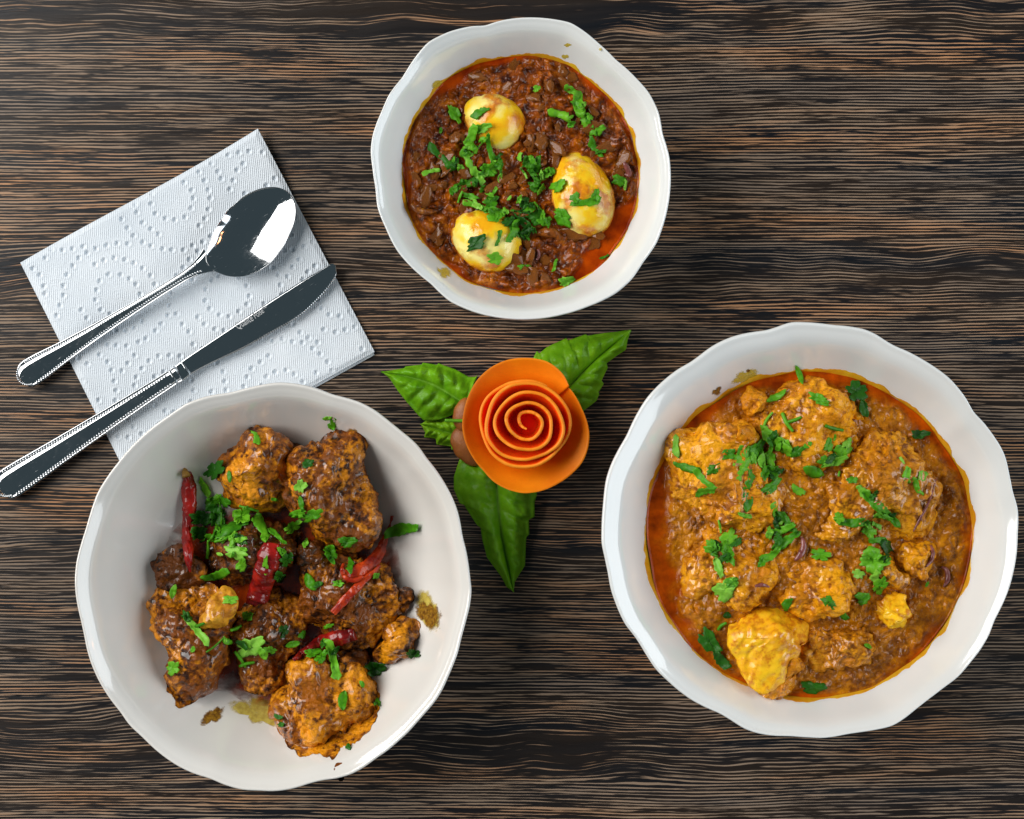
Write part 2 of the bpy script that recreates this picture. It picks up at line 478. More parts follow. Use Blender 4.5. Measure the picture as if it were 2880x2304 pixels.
M['ring'] = mat_simple('turmeric_oil_edge', (0.62, 0.25, 0.008), (0.72, 0.42, 0.02), 0.1, 90, 0.1)
M['engrave'] = mat_simple('etched_steel', (0.42, 0.43, 0.44), (0.50, 0.51, 0.52), 0.8, 300)

# ------------------------------------------------------------------ table
def box(x0, x1, y0, y1, z0, z1):
    v = [(x, y, z) for z in (z0, z1) for y in (y0, y1) for x in (x0, x1)]
    f = [(0, 2, 3, 1), (4, 5, 7, 6), (0, 1, 5, 4), (2, 6, 7, 3), (0, 4, 6, 2), (1, 3, 7, 5)]
    return v, f
v, f = box(-0.62, 0.62, -0.42, 0.42, -0.035, 0.0)
obj('table_top', mesh('table_top', v, f, False), M['wood'], label='dark wenge wood table top with fine pale grain lines', cat='table', kind='structure')

# ------------------------------------------------------------------ bowls
RIM_L = [(780,1075),(698,1090),(647,1104),(580,1114),(523,1134),(479,1164),(415,1211),(368,1255),(331,1299),(301,1339),(272,1386),(255,1433),(240,1484),(225,1531),(213,1578),(208,1625),(209,1660),(215,1704),(225,1747),(234,1788),(240,1821),(254,1868),(277,1919),(304,1963),(338,2006),(361,2040),(398,2074),(432,2107),(466,2134),(503,2158),(546,2178),(590,2191),(637,2211),(684,2223),(731,2225),(810,1076),(847,1081),(884,1090),(911,1100),(935,1110),(975,1119),(1016,1132),(1056,1154),(1090,1181),(1123,1208),(1157,1235),(1180,1258),(1197,1285),(1227,1322),(1251,1359),(1271,1396),(1285,1430),(1295,1470),(1300,1507),(1311,1548),(1318,1588),(1323,1632),(1327,1660),(1322,1704),(1310,1751),(1298,1794),(1288,1838),(1274,1875),(1258,1912),(1241,1949),(1221,1979),(1194,2010),(1170,2037),(1147,2063),(1120,2087),(1093,2111),(1059,2134),(1022,2161),(989,2179),(948,2191),(908,2196),(871,2205),(831,2218),(794,2225),(760,2227)]
RIM_R = [(2280,906),(2223,905),(2195,916),(2160,928),(2118,933),(2073,942),(2035,956),(2000,975),(1969,999),(1944,1018),(1910,1036),(1878,1060),(1847,1088),(1819,1119),(1795,1157),(1777,1192),(1762,1227),(1739,1265),(1718,1307),(1704,1349),(1699,1387),(1696,1422),(1692,1500),(1691,1525),(1701,1570),(1710,1612),(1718,1660),(1729,1692),(1743,1727),(1760,1761),(1784,1789),(1802,1817),(1823,1852),(1843,1883),(1875,1914),(1906,1942),(1944,1970),(1983,1991),(2024,2008),(2059,2029),(2090,2050),(2129,2064),(2174,2071),(2223,2072),(2343,913),(2391,917),(2430,924),(2464,938),(2492,957),(2520,973),(2555,987),(2597,1010),(2638,1036),(2673,1063),(2701,1095),(2722,1123),(2739,1157),(2767,1185),(2791,1217),(2816,1255),(2830,1286),(2840,1331),(2850,1383),(2864,1429),(2866,1463),(2864,1500),(2861,1560),(2850,1619),(2837,1664),(2816,1713),(2798,1747),(2784,1786),(2757,1831),(2729,1866),(2697,1904),(2656,1935),(2614,1967),(2579,1994),(2544,2022),(2510,2043),(2468,2053),(2426,2060),(2384,2066),(2346,2074),(2308,2078),(2280,2076)]
RIM_T = [ZT(*p) for p in [(660,128),(740,102),(845,88),(980,92),(1100,115),(1180,165),(1240,215),(1330,300),(1430,390),(1500,470),(1550,570),(1570,680),(1605,800),(1612,900),(1600,1040),(1570,1160),(1540,1240),(1470,1340),(1410,1430),(1330,1500),(1180,1570),(1050,1610),(900,1632),(760,1628),(620,1600),(480,1540),(385,1450),(305,1385),(210,1280),(150,1160),(110,1060),(100,960),(85,860),(75,770),(85,690),(130,570),(170,480),(240,390),(290,310),(370,215),(480,160),(600,130)]]

class Bowl: pass
def make_bowl(rim, centre, zr, label, floor_u, power, tfloor=0.0055, mk='bowl', off=(0, 0)):
    b = Bowl()
    b.c, b.zr = centre, zr
    b.rad = polar(rim, centre, blur=2.5)
    n = 360
    th = np.linspace(-np.pi, np.pi, n, endpoint=False)
    k = S * (H - zr) / H
    b.R = lambda t: b.rad(t) * k
    R = b.R(th)
    Rm = R.mean()
    b.Rm = Rm
    b.xy = at(*centre, zr)[:2]
    u_in = np.r_[0.0, 0.2, 0.35, np.linspace(0.42, 0.95, 30), 0.965, 0.978]
    ts = np.linspace(0, 1, 400)
    sl = ts ** (power - 1) * (1 - 0.70 * sstep(0.82, 0.97, ts))      # the wall flares out into a flatter lip
    tz = np.r_[0, np.cumsum((sl[1:] + sl[:-1]) / 2)]
    tz /= tz[-1]
    def zin(u):
        s = np.clip((u - floor_u) / (0.985 - floor_u), 0, 1)
        return tfloor + (zr - 0.0006 - tfloor) * np.interp(s, ts, tz)
    b.zin = zin
    ox, oy = off[0] * S, -off[1] * S          # hand-thrown: the foot sits a little off the rim's middle
    b.shift = lambda u: 1 - np.clip(u, 0, 1) ** 4
    b.off = (ox, oy)
    prof = [(u, zin(u)) for u in u_in]
    zt = zin(0.978)
    prof += [(0.986, zr - 0.0002), (0.993, zr), (0.998, zr - 0.0006), (1.0, zr - 0.0018), (0.998, zr - 0.0030), (0.992, zr - 0.0044)]
    for u in np.linspace(0.95, 0.56, 14):
        prof.append((u, max(zin(u) - 0.0042, 0.0040)))
    prof += [(0.545, 0.0022), (0.54, 0.0006), (0.53, 0.0), (0.51, 0.0), (0.50, 0.0006), (0.49, 0.0016), (0.25, 0.0016), (0.0, 0.0016)]
    V = []
    wobble = (R / Rm - 1)
    for u, z in prof:
        wv = u ** 3.0
        r = u * (Rm * (1 - wv) + R * wv)
        zz = z + (wobble * 0.035 * u ** 6 if u > 0.4 else 0)
        sh = 1 - u ** 4
        V.append(np.stack([r * np.cos(th) + ox * sh, r * np.sin(th) + oy * sh, np.broadcast_to(zz, th.shape)], 1))
    V = np.concatenate(V)
    F = grid_faces(len(prof), n, True)[:, ::-1]
    V += np.r_[0, 0, 0]
    me = mesh('serving_bowl', V, np.ascontiguousarray(F))
    o = obj('serving_bowl', me, M[mk], label=label, cat='bowl')
    o.location = (b.xy[0], b.xy[1], 0)
    b.o = o
    def u_of(x, y):
        u = np.hypot(x - b.xy[0], y - b.xy[1]) / Rm
        for _ in range(8):
            sh = b.shift(u)
            dx, dy = x - b.xy[0] - ox * sh, y - b.xy[1] - oy * sh
            Rt = b.R(np.arctan2(dy, dx))
            wv = np.clip(u, 0, 1.05) ** 3
            u = 0.4 * u + 0.6 * np.hypot(dx, dy) / (Rm * (1 - wv) + Rt * wv)
        return u
    b.u_of = u_of
    b.z_at = lambda x, y: zin(u_of(x, y))
    return b

BL = make_bowl(RIM_L, (767, 1650), 0.052, 'white scalloped bowl holding dry fried chicken with red chillies', 0.46, 2.3, mk='bowl_shaded')
BR = make_bowl(RIM_R, (2278, 1490), 0.052, 'white scalloped bowl filled with orange chicken curry', 0.42, 2.2, off=(32, 36))
BT = make_bowl(RIM_T, ZT(844, 861), 0.050, 'smaller white scalloped bowl filled with egg curry', 0.42, 2.2)

# ------------------------------------------------------------------ height maps of what lies in each bowl
class HM:
    cell = 0.0006
    def __init__(self, b):
        self.b = b
        r = b.Rm * 1.1
        self.x0, self.y0 = b.xy[0] - r, b.xy[1] - r
        self.n = int(2 * r / self.cell) + 1
        g = (np.arange(self.n) + 0.5) * self.cell
        X, Y = np.meshgrid(self.x0 + g, self.y0 + g, indexing='ij')
        self.z = b.z_at(X, Y)
    def add(self, V, grow=1):
        i = ((V[:, 0] - self.x0) / self.cell).astype(int)
        j = ((V[:, 1] - self.y0) / self.cell).astype(int)
        ok = (i >= 1) & (j >= 1) & (i < self.n - 1) & (j < self.n - 1)
        i, j, z = i[ok], j[ok], V[ok, 2]
        for a in range(-grow, grow + 1):
            for c in range(-grow, grow + 1):
                np.maximum.at(self.z, (np.clip(i + a, 0, self.n - 1), np.clip(j + c, 0, self.n - 1)), z)
    def at(self, x, y):
        i = np.clip(((np.asarray(x) - self.x0) / self.cell).astype(int), 0, self.n - 1)
        j = np.clip(((np.asarray(y) - self.y0) / self.cell).astype(int), 0, self.n - 1)
        return self.z[i, j]
    def hit(self, px, py, it=5):
        """where the line of sight through a pixel meets the food"""
        px, py = np.asarray(px, float), np.asarray(py, float)
        z = np.full(px.shape, 0.03)
        for _ in range(it):
            f = S * (H - z) / H
            z = 0.5 * z + 0.5 * self.at((px - 1440) * f, -(py - 1152) * f)
        f = S * (H - z) / H
        return (px - 1440) * f, -(py - 1152) * f, z
HL, HR, HT = HM(BL), HM(BR), HM(BT)

# ------------------------------------------------------------------ lumps (chicken pieces)
def lump(name, hm, outline, tr, z0, z1, mat, label, cat, group, seed, rough=1.0, sub=6, box_=0.72, coarse=1.0, strands=0.7, tilt=(0, 0), floor=None, facets=5):
    P = np.array([tr(*p) for p in outline])
    c = (P.max(0) + P.min(0)) / 2
    c = 0.5 * c + 0.5 * P.mean(0)
    rad = polar(P, c, blur=5)
    d, f = ico(sub)
    th = np.arctan2(d[:, 1], d[:, 0])
    rho = np.hypot(d[:, 0], d[:, 1])
    zm = z0 + (z1 - z0) * 0.40
    k = S * (H - zm) / H
    R = rad(th) * k
    up = d[:, 2] > 0
    rr = rho ** box_
    hh = np.where(up, z1 - zm, zm - z0)
    z = zm + np.sign(d[:, 2]) * np.abs(d[:, 2]) ** 0.78 * hh
    c3 = at(c[0], c[1], zm)
    V = np.stack([c3[0] + np.cos(th) * R * rr, c3[1] + np.sin(th) * R * rr, z], 1)
    V[:, 2] += (V[:, 0] - c3[0]) * tilt[0] + (V[:, 1] - c3[1]) * tilt[1]
    # flat cut and torn faces
    rc_ = np.random.RandomState(seed * 13 + 1)
    sz = rad(np.linspace(-np.pi, np.pi, 90)).mean() * k
    scl = np.array([sz, sz, (z1 - zm)])
    for _ in range(facets):
        t_ = rc_.uniform(0, 2 * np.pi)
        e_ = rc_.uniform(0.45, 0.95)
        n_ = np.array([math.cos(t_) * math.sqrt(1 - e_ * e_), math.sin(t_) * math.sqrt(1 - e_ * e_), e_])
        sd = ((V - c3) / scl) @ n_ - rc_.uniform(0.60, 0.88)
        V = V - np.maximum(0, sd)[:, None] * n_[None] * scl * 0.80
    nrm = normals(V, f)
    rngo = np.array([seed * 1.37, seed * 0.71, seed * 2.3])
    q = V + rngo
    size = rad(np.linspace(-np.pi, np.pi, 90)).mean() * k
    w = np.stack([fbm(q * 60, 2, seed + 90), fbm(q * 60 + 5, 2, seed + 91), fbm(q * 60 + 9, 2, seed + 92)], 1) * 0.004
    # broad facets and clefts of torn meat
    big = worley((q + w) * (0.62 / size), seed) - 0.55
    D = -big * 0.30 * size * coarse
    D += fbm(q * (1.6 / size), 3, seed + 5) * 0.20 * size * coarse
    rid = 1 - np.abs(fbm((q + w) * 150, 3, seed + 7))
    D += (rid - 0.75) * 0.0040 * rough
    # spice crumbs: rounded grains in patches
    patch = sstep(-0.12, 0.28, fbm(q * 80, 2, seed + 20) + (rough - 1.0) * 0.3)
    g1 = np.maximum(0, 0.66 - worley((q + w * 0.5) * 265, seed + 30)) ** 0.8
    g2 = np.maximum(0, 0.62 - worley(q * 700, seed + 40))
    D += (g1 * 0.0040 + g2 * 0.0009) * (0.10 + 0.90 * patch) * rough
    if strands:
        ang = seed * 1.1 + fbm(q * 40, 2, seed + 70) * 0.9
        xx, yy = V[:, 0] - c3[0], V[:, 1] - c3[1]
        a = xx * np.cos(ang) + yy * np.sin(ang)
        b_ = -xx * np.sin(ang) + yy * np.cos(ang)
        st = vnoise(np.stack([a * 520, b_ * 70, V[:, 2] * 160], 1) + rngo, seed + 60)
        D += st * 0.0013 * strands * (1 - 0.75 * patch)
    V = V + nrm * D[:, None]
    if floor is not None:
        V[:, 2] = np.maximum(V[:, 2], floor.z_at(V[:, 0], V[:, 1]) + 0.0003)
    hm.add(V)
    o = obj(name, mesh(name, V, f), mat, label=label, cat=cat, group=group)
    return recentre(o)

G = 'pieces of dry fried chicken'
def LP(outline, z0, z1, mat, label, seed, **kw):
    kw.setdefault('facets', 8)
    kw.setdefault('coarse', 1.25)
    kw['rough'] = kw.get('rough', 1.0) * 0.75
    return lump('chicken_piece', HL, outline, ZL, z0, z1, M[mat], label, 'chicken piece', G, seed, floor=BL, **kw)
LP([(380,740),(430,715),(500,720),(545,755),(560,840),(490,870),(400,870),(365,820),(352,770)], 0.010, 0.026, 'dry_dark', 'small dark chicken chunk under the tip of the upright red chilli', 3, sub=5)
LP([(560,680),(620,650),(720,630),(830,625),(900,595),(970,630),(965,710),(890,770),(835,840),(760,855),(690,850),(600,840),(545,770)], 0.006, 0.030, 'dry_dark', 'chicken chunk covered by the largest heap of coriander', 5)
LP([(700,900),(830,870),(940,890),(975,980),(955,1060),(935,1120),(905,1160),(870,1230),(795,1290),(745,1275),(700,1220),(690,1130),(670,1020)], 0.006, 0.029, 'dry', 'dark brown chicken chunk below the short fat red chilli', 8, strands=0.5)
LP([(400,870),(480,830),(560,830),(620,860),(655,900),(650,960),(645,1050),(655,1110),(635,1170),(600,1220),(570,1300),(510,1335),(470,1300),(440,1240),(430,1160),(420,1090),(385,1080),(370,1010),(355,950)], 0.007, 0.036, 'dry', 'long brown chicken thigh piece with a bright orange bone end on it', 11)
LP([(640,862),(680,880),(695,930),(655,990),(610,1040),(565,1055),(540,1015),(572,950),(608,890)], 0.024, 0.043, 'bone', 'smooth orange bone end of a chicken piece', 14, sub=5, rough=0.3, coarse=0.5)
LP([(970,780),(1060,750),(1200,780),(1270,780),(1310,830),(1335,920),(1315,990),(1265,1050),(1240,1095),(1170,1125),(1080,1070),(1010,1060),(955,1020),(945,900),(955,820)], 0.006, 0.036, 'dry', 'wide brown chicken piece under the two orange red chilli strips', 17, strands=1.0)
LP([(1425,985),(1418,1030),(1395,1090),(1362,1150),(1300,1168),(1240,1158),(1225,1130),(1285,1080),(1305,1020),(1360,983)], 0.014, 0.032, 'dry_hot', 'wedge of golden chicken lying against the bowl wall beside a brown smear', 19, sub=5, rough=0.5, tilt=(0.35, -0.1))
LP([(1080,1140),(1190,1135),(1205,1225),(1120,1260),(1065,1200)], 0.008, 0.030, 'dry_dark', 'olive brown chicken knob tucked behind the roundest piece', 21, sub=5)
LP([(870,1190),(960,1150),(1050,1160),(1100,1170),(1180,1180),(1200,1220),(1240,1290),(1258,1350),(1230,1410),(1165,1445),(1130,1492),(1060,1507),(960,1490),(912,1470),(905,1440),(872,1425),(865,1380),(843,1310),(850,1240)], 0.006, 0.043, 'dry_hot', 'big round glossy chicken piece with crumbly coating and pale skin patch', 23, rough=1.15, tilt=(0.08, -0.42))
LP([(860,260),(905,290),(930,350),(905,420),(870,400),(850,320)], 0.010, 0.024, 'dry_dark', 'chicken scrap, coloured dark as in shadow, between the two upper pieces', 26, sub=5)  # the shadow between the pieces is put into its dark colour
LP([(770,228),(840,248),(882,290),(893,360),(898,440),(872,520),(820,568),(760,562),(700,552),(640,532),(613,480),(610,420),(622,340),(658,300),(720,252)], 0.009, 0.046, 'dry_hot', 'blocky golden orange chicken chunk with a dark burnt spot', 29, rough=0.6, box_=0.6, tilt=(-0.05, 0.30))
LP([(1040,218),(1080,225),(1130,235),(1160,280),(1175,380),(1210,470),(1225,560),(1245,600),(1242,640),(1225,690),(1190,720),(1120,705),(1075,680),(1030,708),(1000,665),(960,622),(900,580),(863,520),(868,490),(905,430),(908,380),(960,330),(1035,290)], 0.009, 0.047, 'dry', 'large pointed brown chicken piece leaning up the bowl wall', 31, strands=1.0, tilt=(0.05, 0.38))

# dark herb clots
for i, (x, y, r) in enumerate([(990, 735, 42), (855, 1062, 52), (1345, 905, 36), (870, 720, 45)]):
    a = np.linspace(0, 2 * np.pi, 9)[:-1]
    lump('spice_clot', HL, [(x + r * math.cos(t), y + r * 0.8 * math.sin(t)) for t in a], ZL, 0.012, 0.029 if i != 2 else 0.020, M['dry_dark'], ['black spice clot beside the pointed chicken piece', 'black spice clot above the big lobed coriander leaf', 'black spice clot beside the brown smear', 'black spice clot beside the short fat chilli'][i], 'spice', 'clots of fried spice', 60 + i, sub=4, rough=1.6)

# ------------------------------------------------------------------ patches of oil lying in the bowls
def patch(name, hm, b, outline, tr, mat, label, cat, group=None, lift=0.0005, blur=6, rings=14, flat=None):
    P = np.array([tr(*p) for p in outline])
    c = (P.max(0) + P.min(0)) / 2
    rad = polar(P, c, blur=blur)
    n = 96
    th = np.linspace(-np.pi, np.pi, n, endpoint=False)
    V, E = [], []
    for k in range(rings + 1):
        rho = k / rings
        px = c[0] + np.cos(th) * rad(th) * rho
        py = c[1] - np.sin(th) * rad(th) * rho
        z = np.full(n, 0.015)
        for _ in range(12):
            fz = S * (H - z) / H
            X, Y = (px - 1440) * fz, -(py - 1152) * fz
            zb = b.z_at(X, Y) + lift * (1 - 0.75 * rho)
            if flat is not None:
                zb = np.maximum(zb, flat)
            z = 0.4 * z + 0.6 * zb
        fz = S * (H - z) / H
        V.append(np.stack([(px - 1440) * fz, -(py - 1152) * fz, z], 1))
        E.append(np.full(n, 1 - rho))
    V = np.concatenate(V)
    me = mesh(name, V, np.ascontiguousarray(grid_faces(rings + 1, n, True)))
    attr(me, 'edge', np.clip(np.concatenate(E) * 2.2, 0, 1))
    return recentre(obj(name, me, mat, label=label, cat=cat, group=group))
patch('oil_puddle', HL, BL, [(425,650),(560,540),(700,560),(900,500),(1000,560),(1200,520),(1262,570),(1320,700),(1345,850),(1345,1000),(1290,1150),(1100,1250),(880,1335),(720,1325),(640,1270),(470,1285),(410,1200),(440,1000),(370,870),(390,760)], ZL, M['oil_red'], 'thin pool of dark red chilli oil under the fried chicken', 'oil', lift=0.0022)
patch('oil_stain', HL, BL, [(620,1335),(720,1305),(850,1310),(900,1400),(880,1440),(800,1405),(730,1375),(670,1365)], ZL, M['oil_yellow'], 'yellow oil stain on the bowl floor beside the round chicken piece', 'oil')
patch('masala_smear', HL, BL, [(530,1425),(545,1385),(590,1350),(650,1335),(640,1362),(585,1400)], ZL, M['smear'], 'brown masala streak on the bare white bowl floor', 'smear', blur=3)
patch('oil_stain', HL, BL, [(1400,870),(1440,865),(1475,910),(1492,960),(1488,1050),(1460,1060),(1425,1010),(1400,940)], ZL, M['oil_yellow'], 'yellow oil stain up the bowl wall beside the golden wedge', 'oil', blur=3)
patch('masala_smear', HL, BL, [(1395,930),(1425,900),(1445,930),(1462,910),(1482,930),(1486,1040),(1455,1050),(1432,1000)], ZL, M['smear'], 'dark brown masala smear up the bowl wall beside the golden wedge', 'smear', lift=0.0009, blur=3)
patch('masala_smear', HL, BL, [(1110,240),(1140,230),(1175,260),(1192,285),(1160,285),(1135,270)], ZL, M['smear'], 'brown masala smear beyond the point of the large leaning piece', 'smear', lift=0.0009, blur=3)
lump('masala_crumb', HL, [(1108,1515),(1125,1512),(1132,1540),(1138,1565),(1125,1572),(1112,1545)], ZL, 0.012, 0.020, M['dry'], 'loose brown masala crumb on the wall below the round piece', 'crumb', None, 71, sub=4, rough=0.4, floor=BL)

# ------------------------------------------------------------------ gravies
def gravy(name, hm, b, zf, mat, label, lumpf, oilf, nr=200, nt=640):
    th = np.linspace(-np.pi, np.pi, nt, endpoint=False)
    us = np.linspace(0.3, 1.0, 400)
    u_edge = np.interp(zf, b.zin(us), us)
    wv = u_edge ** 3
    Re = u_edge * (b.Rm * (1 - wv) + b.R(th) * wv) * (1 + 0.006 * np.sin(5 * th + 1) + 0.004 * np.sin(11 * th))
    rho = np.linspace(0, 1, nr) ** 0.8
    sx_, sy_ = b.xy[0] + b.off[0] * b.shift(u_edge), b.xy[1] + b.off[1] * b.shift(u_edge)
    V = []
    for r in rho:
        V.append(np.stack([sx_ + np.cos(th) * Re * r, sy_ + np.sin(th) * Re * r, np.full(nt, zf)], 1))
    V = np.concatenate(V)
    RR = np.repeat(rho, nt)
    TT = np.tile(th, nr)
    oil = oilf(V, RR, TT)
    V[:, 2] += lumpf(V, RR, TT) * (1 - sstep(0.93, 1.0, RR)) * (1 - sstep(0.05, 0.75, oil) * 0.99)
    V[:, 2] += sstep(0.985, 1.0, RR) * 0.0006
    V[:, 2] = np.maximum(V[:, 2], b.z_at(V[:, 0], V[:, 1]) + 0.0002)
    me = mesh(name, V, np.ascontiguousarray(grid_faces(nr, nt, True)))
    attr(me, 'oil', oil)
    hm.add(V)
    o = obj(name, me, mat, label=label, cat='gravy')
    # yellow oil line creeping up the glaze
    rings = []
    for k, (du, dz) in enumerate([(-0.006, 0.0004), (0.004, 0.0004), (0.010, 0.00025), (0.013, 0.0)]):
        jag = 1 + 1.6 * fbm(np.stack([np.cos(th) * 9, np.sin(th) * 9, np.full(nt, 2.0)], 1), 4, 5)
        u = u_edge + du * np.maximum(jag, 0.15)
        wv = u ** 3
        r = u * (b.Rm * (1 - wv) + b.R(th) * wv)
        sh = b.shift(u)
        rings.append(np.stack([b.xy[0] + b.off[0] * sh + np.cos(th) * r, b.xy[1] + b.off[1] * sh + np.sin(th) * r, b.zin(u) + dz], 1))
    me = mesh('oil_line', np.concatenate(rings), np.ascontiguousarray(grid_faces(4, nt, True)))
    obj('oil_line', me, M['ring'], parent=o)
    return o

def lumps_R(V, RR, TT):
    q = V.copy(); q[:, 2] = 0
    w = np.stack([fbm(q * 70, 2, 1), fbm(q * 70 + 4, 2, 2), q[:, 2]], 1) * 0.003
    z = fbm(q * 55, 4, 3) * 0.0035
    z += np.maximum(0, 0.6 - worley((q + w) * 230, 4)) * 0.0042
    z += np.maximum(0, 0.6 - worley(q * 480, 5)) * 0.0008
    dx, dy = V[:, 0] - V[:, 0].mean() + 0.006, V[:, 1] - V[:, 1].mean() - 0.006
    heap = 1 - sstep(0.030, 0.072, np.hypot(dx, dy) * (1 + 0.25 * fbm(q * 30, 2, 21)))
    z += heap * 0.0085
    return z
def oil_R(V, RR, TT):
    q = V.copy(); q[:, 2] = 0
    n = fbm(q * 60, 3, 8)
    deg = np.degrees(TT)
    top = sstep(15, 45, deg) * (1 - sstep(125, 160, deg)) * 0.060
    left = sstep(140, 165, np.abs(deg)) * 0.085 + sstep(-178, -165, deg) * (1 - sstep(-150, -120, deg)) * 0.05
    wdt = 0.016 + top + left
    return sstep(1.0 - wdt - 0.05, 1.0 - wdt + 0.06, RR + n * 0.10) * 0.95
ZFR = float(BR.zin(0.805))
ZFT = float(BT.zin(0.805))
gravy('curry_gravy', HR, BR, ZFR, M['gravyR'], 'thick orange brown gravy with a red oil rim around the chicken', lumps_R, oil_R)
def lumps_T(V, RR, TT):
    q = V.copy(); q[:, 2] = 0
    w = np.stack([fbm(q * 90, 2, 11), fbm(q * 90 + 4, 2, 12), q[:, 2]], 1) * 0.003
    z = fbm(q * 60, 4, 13) * 0.0040
    c = np.maximum(0, 0.62 - worley((q + w) * 165, 14))
    z += c * 0.0070
    z += np.maximum(0, 0.6 - worley((q + w) * 420, 15)) * 0.0020
    return z
def oil_T(V, RR, TT):
    q = V.copy(); q[:, 2] = 0
    n = fbm(q * 70, 3, 18)
    deg = np.degrees(TT)
    w = 0.012 + 0.16 * sstep(-75, -50, deg) * (1 - sstep(-25, -5, deg)) + 0.05 * sstep(80, 100, deg) * (1 - sstep(125, 150, deg)) + 0.05 * sstep(155, 175, np.abs(deg))
    return sstep(1.0 - w - 0.04, 1.0 - w + 0.05, RR + n * 0.06) * 0.9
gravy('curry_gravy', HT, BT, ZFT, M['gravyT'], 'dark brown onion gravy around the three boiled eggs', lumps_T, oil_T)

# ------------------------------------------------------------------ chicken in the orange curry
G = 'pieces of chicken in orange gravy'
def RP(outline, z0, z1, mat, label, seed, **kw):
    kw['rough'] = kw.get('rough', 1.0) * 0.8
    kw.setdefault('coarse', 1.35)
    return lump('chicken_piece', HR, outline, ZR, z0, z1 + ZFR - 0.030 + 0.003, M[mat], label, 'chicken piece', G, seed, **kw)
RP([(650,440),(640,400),(720,345),(800,295),(900,300),(1000,350),(1095,415),(1098,470),(1045,545),(960,570),(880,560),(800,540),(720,510),(660,490)], 0.014, 0.0480, 'wet', 'grainy orange chicken piece under the thin coriander stems', 41, rough=1.2)
RP([(608,340),(640,298),(690,312),(682,370),(645,422),(614,392)], 0.020, 0.0430, 'wet', 'small orange chicken knob standing in the oil', 42, sub=5, rough=0.6)
RP([(870,680),(960,620),(1050,560),(1120,470),(1230,490),(1290,560),(1350,640),(1372,690),(1335,770),(1290,865),(1220,925),(1150,945),(1060,955),(960,925),(880,885),(828,820),(840,740)], 0.012, 0.0500, 'wet_dark', 'broad brown chicken piece with a dark patch and a crossed pair of coriander strips', 43, rough=1.1)
RP([(310,505),(360,482),(460,450),(560,430),(640,450),(665,520),(660,600),(720,680),(800,730),(835,770),(805,850),(765,890),(700,925),(620,895),(560,845),(450,832),(360,772),(340,690),(318,600)], 0.012, 0.0530, 'wet', 'largest orange chicken piece carrying the long bent coriander strip', 44, rough=1.0)
RP([(560,460),(590,425),(635,445),(645,500),(600,520),(565,505)], 0.026, 0.0540, 'wet', 'rounded orange knob on top of the largest chicken piece', 45, sub=5, rough=0.35, coarse=0.6)
RP([(430,862),(560,850),(690,920),(740,1000),(720,1060),(640,1110),(560,1172),(470,1150),(400,1062),(378,1000),(400,920)], 0.014, 0.0460, 'wet', 'orange chicken piece topped by two stacked coriander leaves', 46)
RP([(760,1020),(850,985),(960,955),(1060,990),(1050,1080),(1000,1130),(925,1215),(840,1205),(760,1135),(728,1070)], 0.014, 0.0460, 'wet', 'glossy orange chicken piece next to the purple onion sliver', 47, rough=0.8)
RP([(650,1098),(720,1108),(800,1150),(860,1210),(908,1272),(835,1315),(800,1390),(762,1470),(690,1500),(640,1480),(600,1420),(553,1350),(558,1270),(573,1180),(618,1130)], 0.016, 0.0510, 'yellow', 'bright yellow smooth chicken chunk at the edge of the gravy', 48, rough=0.12, strands=0.5, facets=9, coarse=0.8)
RP([(640,1470),(700,1490),(780,1440),(828,1385),(830,1410),(795,1470),(750,1520),(700,1535),(650,1510)], 0.020, 0.0390, 'wet', 'ragged orange scrap below the bright yellow chunk', 49, sub=5)
RP([(1138,1135),(1190,1108),(1245,1150),(1252,1220),(1200,1252),(1150,1205)], 0.018, 0.0450, 'yellow', 'small shredded yellow chicken scrap half sunk in the gravy', 50, sub=5, rough=0.8, strands=1.0)
RP([(1240,940),(1300,918),(1362,950),(1345,1015),(1280,1055),(1228,1010)], 0.018, 0.0420, 'wet_dark', 'lumpy brown chicken scrap beside a pale onion strip', 51, sub=5)
RP([(900,1230),(1000,1220),(1120,1270),(1130,1350),(1000,1390),(860,1400),(820,1330)], 0.016, 0.0410, 'wet_dark', 'flat brown mound of gravy coated meat beside the bright yellow chunk', 52)
RP([(1060,960),(1150,950),(1230,1000),(1240,1080),(1150,1110),(1060,1060)], 0.016, 0.0420, 'wet_dark', 'brown chicken scrap under the biggest bright coriander leaf', 53, sub=5)
RP([(880,480),(960,500),(990,560),(960,620),(880,640),(800,640),(760,560)], 0.016, 0.0450, 'wet_dark', 'brown chicken scrap between three larger pieces', 54, sub=5)

# ------------------------------------------------------------------ eggs
def egg(cx, cy, a, b_, ang, zc, h, label, seed):
    d, f = ico(6)
    c3 = at(*ZT(cx, cy), zc + h * 0.3)
    k = 0.5507 * S * (H - zc) / H
    x = d[:, 0] * a * k * (1 - 0.10 * d[:, 0] * 0)
    y = d[:, 1] * b_ * k * (1 + 0.13 * d[:, 0])
    z = d[:, 2] * h * (1 + 0.10 * d[:, 0])
    t = math.radians(ang)
    V = np.stack([c3[0] + x * math.cos(t) - y * math.sin(t), c3[1] + x * math.sin(t) + y * math.cos(t), zc + z], 1)
    nn = normals(V, f)
    V += nn * (fbm(V * 40 + seed, 2, seed) * 0.0009 + np.maximum(0, fbm(V * 230 + seed, 3, seed + 3) - 0.25) * 0.0012)[:, None]
    me = mesh('boiled_egg', V, f)
    rim = 1 - sstep(0.12, 0.62, d[:, 2])
    attr(me, 'rim', rim)
    HT.add(V)
    return recentre(obj('boiled_egg', me, MEGG, label=label, cat='egg', group='boiled eggs in curry'))
MEGG = mat_egg()
egg(706, 612, 172, 140, -35, ZFT - 0.0035, 0.0145, 'boiled egg with a small dark speck, half covered by the coriander heap', 2)
